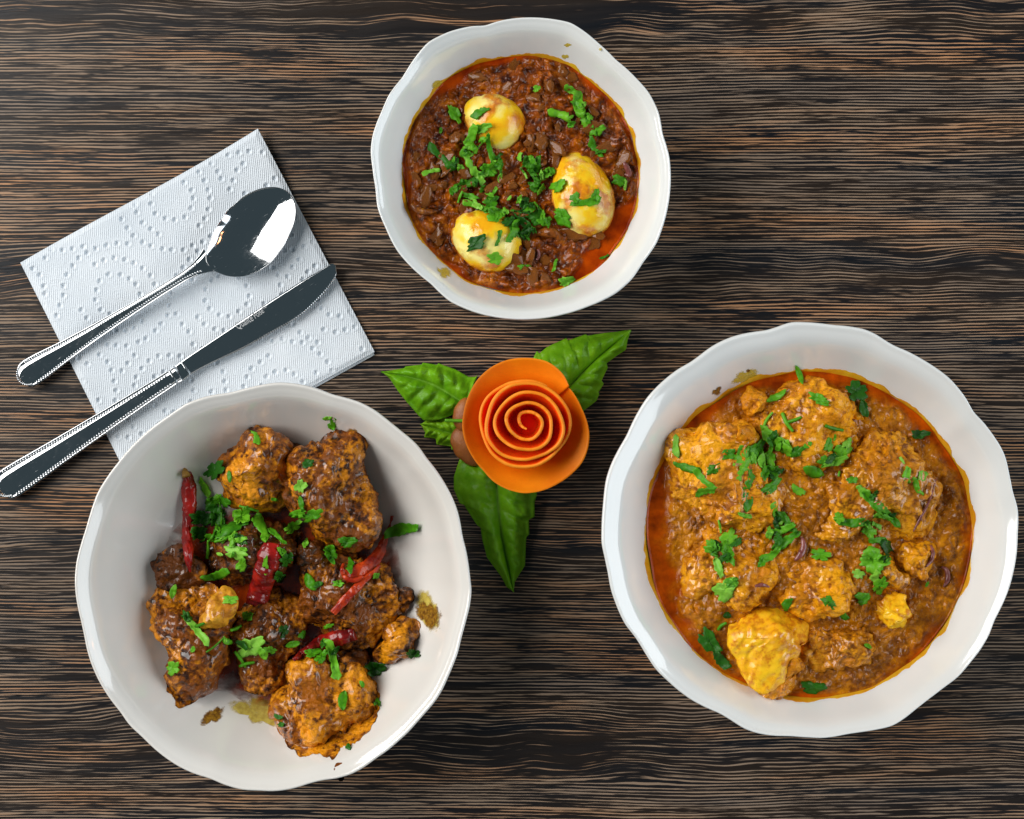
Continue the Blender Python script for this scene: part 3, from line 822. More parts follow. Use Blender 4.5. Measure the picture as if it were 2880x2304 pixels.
egg(1158, 992, 228, 158, -72, ZFT - 0.0035, 0.0165, 'largest boiled egg, streaked with sauce and crossed by a coriander strip', 5)
egg(668, 1222, 196, 162, -28, ZFT - 0.0035, 0.0160, 'boiled egg with a dark green coriander leaf and a saucy end', 9)

ANCH = {
 'L': [(430,790,'the small dark chunk'),(740,740,'the chunk under the coriander heap'),(820,1080,'the chunk below the fat chilli'),(500,1080,'the thigh piece'),(610,950,'the orange bone end'),(1140,920,'the wide piece under the chilli strips'),(1330,1080,'the golden wedge'),(1060,1330,'the big round chicken piece'),(750,400,'the blocky golden chunk'),(1070,480,'the large pointed chicken piece'),(495,560,'the upright red chilli'),(800,800,'the short fat chilli'),(1030,1100,'the glossy chilli'),(1250,720,'the curved chilli pod')],
 'R': [(480,620,'the bent coriander strip'),(660,780,'the largest orange piece'),(720,560,'the coriander heap on the curry'),(880,400,'the grainy orange piece'),(1100,760,'the broad brown piece'),(1280,660,'the dark patch'),(560,1010,'the piece with stacked leaves'),(900,1090,'the glossy piece by the onion sliver'),(700,1300,'the bright yellow chunk'),(1180,1150,'the shredded yellow scrap'),(1140,980,'the biggest bright coriander leaf'),(1200,370,'the red oil rim'),(960,1450,'the smooth gravy edge')],
 'T': [(690,580,'the egg with the dark speck'),(1160,1000,'the largest egg'),(660,1230,'the egg with the saucy end'),(600,850,'the coriander heap in the egg curry'),(920,880,'the smaller coriander heap'),(1150,560,'the chunky gravy above the largest egg'),(860,1100,'the curved brown onion strip'),(980,1340,'the purple onion skin'),(360,820,'the olive onion strip'),(1360,900,'the pink onion flake')]}
def near(key, x, y):
    return min(ANCH[key], key=lambda q: (q[0] - x) ** 2 + (q[1] - y) ** 2)[2]
# ------------------------------------------------------------------ onion dice in the dark gravy
rng = random.Random(7)
EGGS = [(706, 612, 165), (1158, 992, 205), (668, 1222, 185)]
def chunk_mesh(seed, sub=3):
    d, f = ico(sub)
    V = np.sign(d) * np.abs(d) ** 0.8
    V = V + normals(V, f) * (fbm(V * 1.6 + seed * 3.1, 3, seed) * 0.62)[:, None]
    return V, f
CHUNK = []
for i in range(8):
    V, f = chunk_mesh(i)
    CHUNK.append(mesh('onion_piece', V, f))
cnt = 0
while cnt < 84:
    a, r = rng.uniform(0, 2 * math.pi), math.sqrt(rng.random()) * 560
    x, y = 845 + r * math.cos(a), 885 + r * math.sin(a)
    if any(math.hypot(x - ex, y - ey) < er for ex, ey, er in EGGS):
        continue
    X, Y, Z = HT.hit(*[np.array([c]) for c in ZT(x, y)])
    s = rng.uniform(0.0019, 0.0046) * 0.8
    o = obj('onion_piece', CHUNK[cnt % 8], M['onion'], label=('large' if s > 0.0030 else 'small' if s < 0.0021 else 'medium') + ' softened brown onion piece in gravy by ' + near('T', x, y), cat='onion', group='onion pieces in the egg curry')
    o.location = (float(X[0]), float(Y[0]), float(Z[0]) - s * 0.16)
    o.rotation_euler = (rng.uniform(-.5, .5), rng.uniform(-.5, .5), rng.uniform(0, 6.28))
    o.scale = (s * rng.uniform(0.9, 2.0), s * rng.uniform(0.7, 1.1), s * rng.uniform(0.28, 0.45))
    n = np.random.RandomState(cnt).normal(size=(60, 3))
    n /= np.linalg.norm(n, axis=1)[:, None]
    HT.add(np.array(o.location) + n * np.array([s, s, s * 0.55]))
    cnt += 1

# ------------------------------------------------------------------ tubes: chillies, onion slivers, stems
def tube(path, rads, ring=20, wrinkle=0.0, seed=0, squash=1.0, cap=True):
    P = np.asarray(path, float)
    n = len(P)
    T = np.gradient(P, axis=0)
    T /= np.linalg.norm(T, axis=1)[:, None]
    up = np.array([0, 0, 1.0])
    B = np.cross(T, up)
    B /= np.linalg.norm(B, axis=1)[:, None] + 1e-9
    U = np.cross(B, T)
    th = np.linspace(0, 2 * np.pi, ring, endpoint=False)
    V = P[:, None] + (B[:, None] * np.cos(th)[None, :, None] + U[:, None] * np.sin(th)[None, :, None] * squash) * np.asarray(rads)[:, None, None]
    V = V.reshape(-1, 3)
    if wrinkle:
        C = np.repeat(P, ring, 0)
        d = V - C
        L = np.linalg.norm(d, axis=1)[:, None] + 1e-9
        tt = np.repeat(np.linspace(0, 1, n), ring)
        an = np.tile(th, n)
        w = fbm(np.stack([np.cos(an) * 1.7, np.sin(an) * 1.7, tt * 9], 1) + seed, 3, seed)
        w2 = np.abs(fbm(np.stack([np.cos(an) * 2.6, np.sin(an) * 2.6, tt * 16], 1) + seed, 2, seed + 4))
        V = V + d / L * (w * wrinkle - w2 * wrinkle * 0.9)[:, None]
    F = grid_faces(n, ring, True).tolist()
    if cap:
        F.append(list(range(ring)))
        F.append(list(range((n - 1) * ring, n * ring))[::-1])
    return V, F
def lay(hm, pts, tr, rads, n, lift=0.75, flat=0.5):
    """lay a line of picture points on the food"""
    pl = smooth_pl([tr(*p) for p in pts], n)
    R = np.interp(np.linspace(0, 1, n), np.linspace(0, 1, len(rads)), rads)
    X, Y, Z = hm.hit(pl[:, 0], pl[:, 1])
    Zs = Z.copy()
    k = max(3, n // 5) | 1
    Zp = np.r_[[Zs[0]] * k, Zs, [Zs[-1]] * k]
    Zs = np.convolve(Zp, np.ones(k) / k, 'same')[k:-k]
    line = np.polyval(np.polyfit(np.arange(n), Z, 1), np.arange(n))
    Zs = flat * line + (1 - flat) * Zs
    Zs = np.maximum(Zs + 0.0, Z - R * 0.4) + R * lift
    f = S * (H - Zs) / H
    return np.stack([(pl[:, 0] - 1440) * f, -(pl[:, 1] - 1152) * f, Zs], 1), R
GC = 'dried red chillies on the fried chicken'
def chilli(pts, rads_px, label, mat, seed, stalk=None, squash=0.8, wr=0.28, lift=0.7):
    root = obj('red_chilli', None, label=label, cat='chilli', group=GC)
    k = 0.7071 * S * 0.95
    path, R = lay(HL, pts, ZL, [r * k for r in rads_px], 70, lift)
    V, F = tube(path, R, 28, wr * max(R), seed, squash)
    base = np.array([path[:, 0].mean(), path[:, 1].mean(), path[:, 2].min()])
    root.location = tuple(base)
    obj('pod', mesh('pod', V - base, F), M[mat], parent=root)
    HL.add(V)
    if stalk:
        ps, Rs = lay(HL, stalk[0], ZL, [r * k for r in stalk[1]], 14, 0.6)
        Vs, Fs = tube(ps, Rs, 10, 0.0003, seed + 9)
        obj('stalk', mesh('stalk', Vs - base, Fs), M['stalk'], parent=root)
    return root
chilli([(485,412),(497,450),(500,540),(492,640),(492,720),(503,806)], [20,30,31,27,22,23,17,4], 'long upright red chilli standing alone beside the bare bowl wall', 'chilli', 3, ([(484,394),(480,402),(487,425)], [9,15,18]))
chilli([(828,688),(816,750),(795,830),(765,928)], [30,46,50,50,46,43], 'short fat shiny red chilli in the middle of the fried chicken', 'chilli', 5, wr=0.22, lift=0.55)
chilli([(1305,582),(1296,620),(1275,690),(1235,760),(1180,805),(1118,822)], [5,9,19,30,36,30], 'curved orange red chilli pod lying half open on the wide piece', 'chilli_o', 8, squash=0.55)
chilli([(1258,780),(1190,842),(1130,900),(1070,968)], [6,14,17,18,15], 'thin straight orange red chilli strip below the curved pod', 'chilli_o', 11, squash=0.6, lift=1.0)
chilli([(1156,1052),(1080,1070),(1000,1098),(912,1155)], [26,34,36,34,28,20,8], 'glossy red chilli lying above the big round chicken piece', 'chilli', 14, lift=0.6)
# the curl at the open end of the curved pod
def sliver(hm, tr, kz, pts, r, mat, name, label, cat, group=None, lift=0.8, ring=8):
    path, R = lay(hm, pts, tr, [q * kz * S * 0.95 for q in r], 26, lift)
    V, F = tube(path, R, ring, 0.0001, 3, 0.8)
    hm.add(V, 0)
    return recentre(obj(name, mesh(name, V, F), mat, label=label, cat=cat, group=group))
sliver(HL, ZL, 0.7071, [(1112,772),(1104,800),(1120,832),(1160,840),(1190,822)], [7,10,11,10,6], M['chilli_o'], 'chilli_curl', 'curled orange chilli skin at the open pod end', 'chilli')
sliver(HR, ZR, 0.7072, [(842,893),(852,925),(842,955),(815,985)], [6,13,14,6], M['shallot'], 'onion_sliver', 'curved purple onion sliver standing in the gap between chicken pieces', 'onion')
sliver(HR, ZR, 0.7072, [(655,1087),(685,1080),(712,1090)], [5,9,4], M['shallot'], 'onion_sliver', 'purple onion sliver above the bright yellow chunk', 'onion')
sliver(HR, ZR, 0.7072, [(1355,925),(1365,950),(1358,985),(1335,1010)], [4,9,9,4], M['shallot'], 'onion_sliver', 'pale onion strip beside the lumpy brown scrap', 'onion')
sliver(HR, ZR, 0.7072, [(1375,660),(1350,750),(1310,820),(1285,870)], [3,5,6,3], M['shallot'], 'onion_sliver', 'long thin onion strip along the broad brown piece', 'onion')
sliver(HR, ZR, 0.7072, [(1395,1010),(1420,1020),(1425,1060),(1405,1090)], [4,11,11,4], M['shallot'], 'onion_sliver', 'pale onion strip near the gravy edge', 'onion')
sliver(HT, ZT, 0.5507, [(755,1070),(800,1092),(860,1095),(925,1070)], [9,17,17,9], M['onion'], 'onion_sliver', 'curved brown onion strip lying between two eggs', 'onion')
sliver(HT, ZT, 0.5507, [(285,1045),(310,1070),(360,1085),(415,1075)], [10,18,16,8], M['onion'], 'onion_sliver', 'flat olive onion strip near the gravy edge', 'onion')
sliver(HT, ZT, 0.5507, [(930,1190),(985,1185),(1030,1195),(1045,1230)], [12,28,24,10], M['onion'], 'onion_sliver', 'glossy onion strip with a purple skin edge', 'onion')
sliver(HT, ZT, 0.5507, [(930,1275),(938,1300),(925,1330)], [6,12,6], M['shallot'], 'onion_sliver', 'small purple onion skin below the glossy strip', 'onion')
sliver(HT, ZT, 0.5507, [(1370,830),(1395,870),(1400,900),(1375,890)], [8,16,14,6], M['shallot'], 'onion_sliver', 'pink onion flake beside the largest egg', 'onion')

# ------------------------------------------------------------------ chopped coriander
rs = np.random.RandomState(4)
def leaf2d(kind, L, W, r):
    """flat outline in picture pixels: rows of points (u along, v across)"""
    if kind in 's':
        nu, nv = 13, 5
        u = np.linspace(-0.5, 0.5, nu)
        bend = r.uniform(-0.28, 0.28) * W
        prof = 0.5 * W * (0.82 + 0.18 * np.sin(u * r.uniform(3, 7) + r.uniform(0, 6)))
        prof[0] *= 0.55; prof[-1] *= r.choice([0.35, 0.75]); prof[1] *= 0.9
        sk = r.uniform(-0.5, 0.5) * W
        jag1, jag2 = r.uniform(-.10, .10, nu) * W, r.uniform(-.10, .10, nu) * W
        pts = []
        for i in range(nu):
            for j in range(nv):
                v = -1 + 2 * j / (nv - 1)
                e = (jag1[i] if v < 0 else jag2[i]) * abs(v)
                pts.append((u[i] * L + sk * v * 0.5 * (2 * abs(u[i])), v * prof[i] + e + bend * (4 * u[i] ** 2 - 0.5), v))
        return np.array(pts), grid_faces(nu, nv)
    if kind == 'o':
        nu, nv = 13, 5
        u = np.linspace(-0.5, 0.5, nu)
        prof = 0.5 * W * np.maximum(0.05, (1 - (2 * np.abs(u)) ** 2.2) ** 0.7)
        bend = r.uniform(-0.2, 0.2) * W
        pts = []
        for i in range(nu):
            for j in range(nv):
                v = -1 + 2 * j / (nv - 1)
                pts.append((u[i] * L, v * prof[i] * (1 + r.uniform(-.06, .06)) + bend * (4 * u[i] ** 2 - 0.5), v))
        return np.array(pts), grid_faces(nu, nv)
    nl = r.randint(3, 6)
    n = 40
    th = np.linspace(-np.pi, np.pi, n, endpoint=False)
    lob = np.abs(np.cos(th * nl / 2 + r.uniform(0, 1))) ** 0.7
    ser = np.where(np.arange(n) % 4 < 2, 1.0, 0.90)
    rad = (0.62 + 0.40 * lob) * ser * (1 + 0.12 * np.sin(th * 2 + r.uniform(0, 6)) + r.uniform(-.05, .05, n))
    rad *= np.where(np.abs(np.abs(th) - np.pi) < 0.35, 0.8, 1.0)
    pts = []
    for k in (0.02, 0.35, 0.7, 1.0):
        for i in range(n):
            pts.append((0.55 * L * rad[i] * math.cos(th[i]) * k, 0.55 * W * rad[i] * math.sin(th[i]) * k, k * math.sin(th[i])))
    return np.array(pts), grid_faces(4, n, True)
NAMES = {'s': ('coriander_strip', 'narrow coriander strip'), 'o': ('coriander_leaf', 'small oval coriander leaf'),
         'l': ('coriander_leaf', 'lobed coriander leaf scrap'), 't': ('coriander_sprig', 'thin coriander stem')}
TONE = {'': 'cori', 'b': 'cori_b', 'd': 'cori_d'}
TW = {'': '', 'b': 'pale bright ', 'd': 'dark '}
def coriander(hm, tr, kz, where, items):
    for it in items:
        x, y, L, W, ang, kind = it[:6]
        tone = it[6] if len(it) > 6 else ''
        r = np.random.RandomState((int(x) * 7919 + int(y) * 104729) % 100000)
        nm, lab = NAMES[kind]
        key = 'L' if hm is HL else 'R' if hm is HR else 'T'
        if kind != 't':
            L, W = L * 1.02, W * 1.0
        size = 'large ' if L > 105 else 'tiny ' if L < 52 else ''
        label = (size + TW[tone] + lab).replace('tiny small', 'tiny').replace('large small', 'large') + ' by ' + near(key, x, y)
        group = TW[tone] + lab + ' ' + where
        t = math.radians(ang)
        if kind == 't':
            dx, dy = math.cos(t) * L / 2, -math.sin(t) * L / 2
            bx, by = r.uniform(-6, 6, 2)
            path, R = lay(hm, [(x - dx, y - dy), (x + bx, y + by), (x + dx, y + dy)], tr, [W * 0.42 * kz * S, W * 0.5 * kz * S, W * 0.35 * kz * S], 12, 1.0, 0.8)
            V, F = tube(path, R, 6)
            hm.add(V, 0)
            recentre(obj(nm, mesh(nm, V, F), M[TONE[tone]], label=label, cat='coriander', group=group))
            continue
        P, F = leaf2d(kind, L, W, r)
        lx = P[:, 0] * math.cos(t) + P[:, 1] * math.sin(t)
        ly = -P[:, 0] * math.sin(t) + P[:, 1] * math.cos(t)
        sx, sy = tr(x + lx, y + ly)
        X, Y, Z = hm.hit(sx, sy)
        # stiff leaf: follows the food loosely, never under it
        A = np.stack([lx, ly, np.ones_like(lx)], 1)
        co, *_ = np.linalg.lstsq(A, Z, rcond=None)
        plane = A @ co
        base = np.maximum(0.65 * plane + 0.35 * Z, Z + 0.0003)
        kk = kz * S
        curl = r.uniform(0.06, 0.24) * W * kk * (1 if r.rand() < 0.6 else -0.6)
        un = P[:, 0] / (L / 2)
        zz = base + curl * P[:, 2] ** 2 + r.uniform(0.0, 0.16) * L * kk * un ** 2 * 0.6 + r.uniform(-0.06, 0.12) * L * kk * un
        rip = fbm(np.stack([lx * 0.05, ly * 0.05, np.full(len(lx), float(x))], 1), 2, 3) * 0.0009
        zz = np.maximum(zz + rip, Z + 0.0002) + 0.0003
        f = S * (H - zz) / H
        V = np.stack([(sx - 1440) * f, -(sy - 1152) * f, zz], 1)
        hm.add(V, 1)
        o = obj(nm, mesh(nm, V, np.ascontiguousarray(F)), M[TONE[tone]], label=label, cat='coriander', group=group)
        recentre(o)
        md = o.modifiers.new('thickness', 'SOLIDIFY')
        md.thickness = 0.00016
        md.offset = 1
def scatter(seed, spots):
    r = np.random.RandomState(seed)
    out = []
    for cx_, cy_, rad_, n in spots:
        for _ in range(n):
            a_, q_ = r.uniform(0, 6.28), math.sqrt(r.rand()) * rad_
            L_ = r.uniform(24, 62)
            out.append((int(cx_ + q_ * math.cos(a_)), int(cy_ + q_ * math.sin(a_)), L_, L_ * r.uniform(0.35, 0.7), r.uniform(0, 180), r.choice(list('sllo')), r.choice(['', '', 'b', 'd'])))
    return out
coriander(HL, ZL, 0.7071, 'on the dry fried chicken', [
 (762,268,55,28,-70,'s'),(658,425,50,18,-85,'o'),(598,400,85,65,50,'l','d'),(560,470,80,30,-60,'s'),(590,525,75,45,40,'l'),(545,590,90,60,10,'l','d'),(610,590,80,60,30,'l','d'),(535,650,70,60,30,'l','d'),
 (940,465,52,52,80,'l','b'),(942,530,55,22,-80,'o'),(925,570,60,25,15,'s'),(985,580,85,48,20,'l'),(910,625,75,42,30,'l'),(668,622,155,52,25,'s'),(705,582,85,60,40,'l'),(785,628,110,48,-65,'s'),
 (735,552,80,12,-15,'t'),(850,662,90,22,-45,'s'),(600,672,80,30,-20,'s'),(645,668,95,13,20,'t'),(590,660,62,12,60,'t'),(622,570,90,10,-85,'t'),(571,717,72,14,86,'t','b'),(680,728,95,55,-10,'l','b'),(705,778,62,38,60,'l'),
 (600,818,112,36,18,'s'),(803,777,68,24,-87,'s'),(1060,725,72,45,-40,'l'),(1125,685,72,48,10,'l'),(1060,752,55,20,-50,'o'),(1138,778,54,34,80,'s'),(980,845,78,40,-60,'o'),(1090,850,52,24,0,'l'),(1340,640,135,45,12,'s'),
 (1066,214,48,32,80,'s'),(1046,194,36,16,10,'o'),(660,915,62,38,5,'l','b'),(435,882,58,26,75,'o'),(525,1030,155,36,-50,'s','b'),(488,980,50,38,-30,'l','d'),(432,1187,60,50,20,'l'),(512,1112,26,18,70,'o'),
 (728,980,50,38,30,'l'),(740,1105,115,85,20,'l','b'),(700,1152,75,14,-55,'t'),(728,1172,62,14,15,'t'),(820,1115,50,30,0,'l'),(685,1027,42,15,25,'t'),(650,1080,46,26,-20,'o'),(600,1095,90,8,40,'t'),(948,1055,34,30,60,'l'),(910,1093,58,26,15,'o'),
 (988,1125,68,38,10,'l'),(1068,1150,165,42,-75,'s','b'),(1110,1315,78,36,85,'o'),(1185,1250,32,18,-60,'o'),(1246,1322,36,24,80,'l'),(1388,1130,58,34,15,'l','d'),(1240,1190,90,52,10,'l','d'),(850,1380,38,22,-20,'l','d'),(862,1412,22,26,80,'l','d'),
 (1130,1500,28,24,60,'l','d'),(1242,820,32,22,20,'l'),(858,825,55,42,0,'l','d'),(885,755,60,50,30,'l','d'),(968,372,55,34,10,'l','d'),(872,1040,52,44,40,'l','d'),(1010,855,40,24,30,'o','d'),(540,1015,36,14,20,'t')] + scatter(1, [(640,630,120,14),(880,620,110,5),(720,1100,90,4),(1000,1080,90,4)]))
coriander(HR, ZR, 0.7072, 'on the orange curry', [
 (832,246,78,24,-70,'o'),(742,330,78,28,25,'s'),(905,338,82,38,-15,'l'),(922,360,52,18,-10,'s'),(1060,312,92,78,10,'l','d'),(1090,380,68,36,-80,'s','d'),(785,435,85,16,-60,'t','b'),(812,424,58,14,20,'t'),(705,430,78,11,60,'t'),(970,458,72,16,-15,'t'),(1310,482,82,36,-5,'l','d'),
 (341,530,85,30,88,'s','b'),(385,615,115,32,-15,'s'),(452,662,115,32,-45,'s'),(458,712,78,32,10,'s'),(490,622,62,45,20,'l'),(550,562,66,40,20,'l'),(620,580,115,78,60,'l'),(662,545,85,52,45,'l'),(735,500,135,50,-30,'s'),(775,538,112,40,-40,'s'),(715,580,72,46,-70,'l'),
 (722,632,72,50,20,'l'),(720,692,88,46,40,'l'),(600,640,62,32,60,'s'),(636,662,62,36,70,'s'),(822,552,62,40,20,'l'),(935,592,62,46,30,'l'),(1003,553,85,58,20,'l'),(972,592,102,40,15,'l','b'),(888,632,88,46,-20,'o'),(825,705,62,38,-30,'l'),(622,742,102,44,-85,'o'),
 (615,806,56,18,-15,'s'),(1042,665,32,42,80,'l'),(1240,587,32,12,-60,'t','b'),(1262,645,62,30,85,'s','b'),(1302,690,72,30,-70,'s'),(1322,648,42,40,20,'l','b'),(742,800,92,36,-70,'s'),(782,830,92,42,-60,'s'),(760,862,115,30,20,'s','b'),(780,906,125,38,35,'s'),(720,960,84,36,35,'s'),
 (683,992,42,32,80,'l'),(548,905,104,62,55,'l'),(488,930,84,52,-20,'l'),(545,955,95,52,-60,'l'),(510,1012,82,32,-70,'s','b'),(515,850,52,10,-80,'t'),(535,1102,102,88,30,'l','b'),(562,1072,64,42,30,'l'),(1090,715,75,38,-45,'s','b'),(1130,762,135,36,-50,'s'),(1182,802,135,36,-45,'s'),
 (1042,832,135,36,0,'s'),(990,815,48,42,30,'l'),(1108,867,64,52,-20,'l'),(1145,906,74,28,5,'s'),(1180,940,40,60,60,'s','d'),(1125,985,130,98,-5,'l','b'),(1135,1050,48,38,70,'s','b'),(1152,1086,84,48,45,'l'),(1085,1135,68,48,15,'l'),(915,961,78,52,-10,'l'),(945,1146,58,42,-40,'l'),(988,1187,95,28,-42,'s'),
 (785,1160,54,38,70,'s'),(475,1308,135,62,-50,'l','d'),(522,1382,84,42,-50,'s','d'),(525,1247,44,14,40,'t'),(545,1205,34,26,0,'o','d'),(885,1490,98,58,0,'l','d'),(1105,1325,32,16,-30,'o'),(990,640,22,10,80,'t','b'),(865,525,40,24,30,'o'),(1340,1080,24,12,60,'o')] + scatter(2, [(700,570,110,14),(540,960,70,7),(1130,800,90,6),(770,860,70,5),(1120,1010,80,5),(980,560,70,4)]))
coriander(HT, ZT, 0.5507, 'on the egg curry', [
 (505,580,112,52,-65,'l'),(635,575,92,42,35,'s'),(640,655,104,52,10,'l'),(430,790,155,46,-40,'s','d'),(490,842,84,62,20,'l','d'),(560,770,72,42,60,'s'),(590,692,115,48,65,'s','b'),(690,762,155,36,-75,'s'),(622,762,84,9,50,'t','b'),
 (680,870,104,82,20,'l'),(600,862,155,52,-60,'s','b'),(640,912,64,32,-70,'s','b'),(385,877,94,30,15,'s','b'),(560,940,115,52,20,'l'),(500,970,62,42,60,'l'),(582,1002,84,36,-10,'l'),(535,1005,62,13,70,'t','b'),(612,1052,135,36,-20,'s'),(690,1030,94,62,30,'l'),(712,1092,104,72,-10,'l'),(702,988,74,18,55,'s'),
 (745,860,62,20,85,'s'),(840,800,44,26,80,'s','b'),(880,830,72,62,10,'l'),(920,852,104,56,70,'l'),(960,900,104,42,40,'s'),(920,952,74,52,80,'l'),(985,880,64,52,20,'l'),(862,890,52,12,-60,'t','b'),(1030,950,84,58,45,'l'),(1175,1032,155,42,8,'s'),(1120,1010,64,46,50,'l'),(1227,1000,64,46,70,'l'),
 (1055,1110,135,64,-50,'l'),(935,1060,74,14,-50,'t'),(860,1040,64,42,80,'l','d'),(920,1110,104,74,20,'l','d'),(965,1132,74,52,20,'l'),(850,1122,115,42,-50,'s','d'),(810,1160,115,62,-60,'l'),(800,1200,84,42,60,'s'),(870,1190,94,42,80,'l','d'),(615,1240,115,72,25,'l','d'),(730,1217,84,26,75,'s'),(712,1320,88,58,5,'l'),
 (860,1365,64,32,10,'l'),(1018,1355,64,22,75,'s'),(1075,1436,78,52,15,'l','b'),(1100,462,74,38,-25,'s','b'),(1140,522,115,56,-85,'s'),(1165,602,104,56,-55,'s'),(1040,586,115,52,-15,'s'),(1100,636,44,36,30,'l'),(1230,666,84,66,15,'l'),(1225,752,104,46,-50,'s'),(1252,775,54,20,10,'s'),(1345,922,84,56,-5,'l'),
 (1378,945,50,18,80,'s','b'),(925,452,44,32,10,'l'),(435,666,32,16,80,'o'),(1270,1312,50,14,25,'s'),(785,1012,34,16,50,'o','b'),(890,1060,60,50,60,'l','d'),(780,1130,70,50,30,'l','d')] + scatter(3, [(620,850,140,22),(930,890,90,10),(880,1110,110,14),(1170,600,90,5),(690,1060,90,6)]))

# ------------------------------------------------------------------ spatter on the glaze
SP = [('R', BR, HR, ZR, [(480,328),(500,305),(528,290),(520,310),(495,332)], 'smear', 'brown gravy dash on the glaze above the oil rim'),
      ('R', BR, HR, ZR, [(545,290),(570,255),(620,235),(675,215),(682,245),(640,265),(590,285)], 'spat', 'cluster of yellow gravy spatter on the glaze above the oil rim'),
      ('R', BR, HR, ZR, [(618,232),(635,224),(640,236),(624,240)], 'smear', 'brown gravy dot among the yellow spatter'),
      ('T', BT, HT, ZT, [(1040,235),(1065,220),(1100,218),(1115,232),(1100,240),(1060,242)], 'spat', 'yellow oil spot high on the inside of the smaller bowl'),
      ('T', BT, HT, ZT, [(1040,285),(1070,280),(1100,290),(1080,300),(1050,298)], 'spat', 'yellow oil spot just above the dark gravy line'),
      ('T', BT, HT, ZT, [(1240,248),(1258,246),(1256,260),(1242,260)], 'spat', 'tiny yellow oil dot near the rim of the smaller bowl'),
      ('T', BT, HT, ZT, [(405,1355),(430,1370),(470,1410),(495,1425),(470,1430),(430,1395)], 'spat', 'yellow oil streak below the saucy egg on the bowl wall'),
      ('T', BT, HT, ZT, [(440,400),(470,380),(480,395),(455,430),(380,480),(385,465)], 'spat', 'yellow oil streak on the bowl wall outside the gravy line')]
for _, b, hm, tr, pts, mk, lab in SP:
    patch('oil_spatter', hm, b, pts, tr, M[mk], lab, 'spatter', 'spatter on the bowls', blur=3, rings=6)

# ------------------------------------------------------------------ basil leaves
def basil(base_z, tip_z, e1, mid, e2, label, seed, puff=0.0045, fold=0.004):
    nu, nv = 90, 21
    E1, Mi, E2 = resample([ZF(*p) for p in e1], nu), smooth_pl([ZF(*p) for p in mid], nu), resample([ZF(*p) for p in e2], nu)
    u = np.linspace(0, 1, nu)
    V = np.zeros((nu, 2 * nv - 1, 3))
    VE = np.zeros((nu, 2 * nv - 1))
    for j in range(2 * nv - 1):
        s = (j - (nv - 1)) / (nv - 1)
        a = abs(s)
        E = E1 if s < 0 else E2
        p = Mi * (1 - a) + E * a
        # veins run forward from the midrib; blistered between
        ph = (u * 7.5 - a * 0.9 + (0.25 if s < 0 else 0)) * 2 * np.pi
        wid = np.linalg.norm(E - Mi, axis=1) * S
        z = base_z + (tip_z - base_z) * u + fold * np.sin(np.pi * np.minimum(a * 1.15, 1)) * np.minimum(1, wid / 0.010)
        z = z - a ** 3 * 0.002
        z = z + puff * 0.42 * (np.abs(np.sin(ph / 2)) - 0.5) * np.sin(np.pi * a) * np.minimum(1, wid / 0.012)
        z = z + fbm(np.stack([p[:, 0] * 0.035, p[:, 1] * 0.035, np.full(nu, seed * 1.0)], 1), 3, seed) * 0.0016 * np.sin(np.pi * a * 0.9)
        z = z + (0.55 - worley(np.stack([p[:, 0] * 0.045, p[:, 1] * 0.045, np.full(len(p), seed * 1.7)], 1), seed)) * 0.0022 * np.sin(np.pi * min(a * 0.95 + 0.03, 1.0)) * np.minimum(1, wid / 0.012)
        z = z - 0.0010 * np.exp(-(a / 0.05) ** 2)
        VE[:, j] = np.maximum(np.exp(-(a / 0.045) ** 2), 0.7 * np.exp(-(np.sin(ph / 2) / 0.16) ** 2) * (1 - a))
        z = np.maximum(z, 0.0008)
        f = S * (H - z) / H
        V[:, j] = np.stack([(p[:, 0] - 1440) * f, -(p[:, 1] - 1152) * f, z], 1)
    me = mesh('basil_leaf', V.reshape(-1, 3), np.ascontiguousarray(grid_faces(nu, 2 * nv - 1)))
    attr(me, 'vein', VE.ravel())
    o = recentre(obj('basil_leaf', me, M['basil'], label=label, cat='leaf', group='basil leaves around the rose garnish'))
    md = o.modifiers.new('thickness', 'SOLIDIFY')
    md.thickness = 0.0004
    return o
basil(0.010, 0.007, [(620,440),(655,330),(640,345),(600,345),(520,300),(415,262),(410,272),(320,258),(316,270),(215,282),(210,292),(160,300),(70,315)], [(640,560),(530,480),(400,395),(250,345),(70,315)],
      [(620,640),(510,572),(430,605),(330,612),(295,580),(240,515),(225,500),(170,430),(120,355),(70,315)], 'broad bright basil leaf pointing at the paper napkin', 3)
basil(0.006, 0.003, [(640,600),(520,590),(430,600),(345,608),(308,632)], [(620,720),(480,685),(390,655),(308,632)],
      [(620,810),(495,788),(492,768),(405,757),(400,720),(330,712),(336,682),(308,632)], 'small darker basil leaf tucked under the broad one beside the peel', 5)
basil(0.010, 0.008, [(990,240),(1012,188),(1030,205),(1075,165),(1130,140),(1190,112),(1200,128),(1310,88),(1318,98),(1420,82),(1500,75),(1582,63)], [(1090,500),(1210,410),(1320,290),(1440,180),(1582,63)],
      [(1250,600),(1305,542),(1375,490),(1390,450),(1385,438),(1418,388),(1402,370),(1440,290),(1432,262),(1500,212),(1550,180),(1560,120),(1582,63)], 'bright folded basil leaf pointing toward the orange curry', 7)
basil(0.012, 0.004, [(640,830),(545,842),(510,950),(510,1025),(545,1112),(570,1120),(600,1168),(650,1245),(672,1260),(682,1330),(710,1440),(800,1560),(830,1620),(872,1650)], [(760,960),(770,1010),(782,1150),(800,1300),(830,1450),(872,1650)],
      [(1010,980),(1015,1055),(1000,1110),(1000,1195),(965,1212),(968,1300),(950,1318),(945,1400),(942,1490),(915,1530),(880,1590),(872,1650)], 'long dark basil leaf hanging below the rose between the two large bowls', 9, fold=0.005)

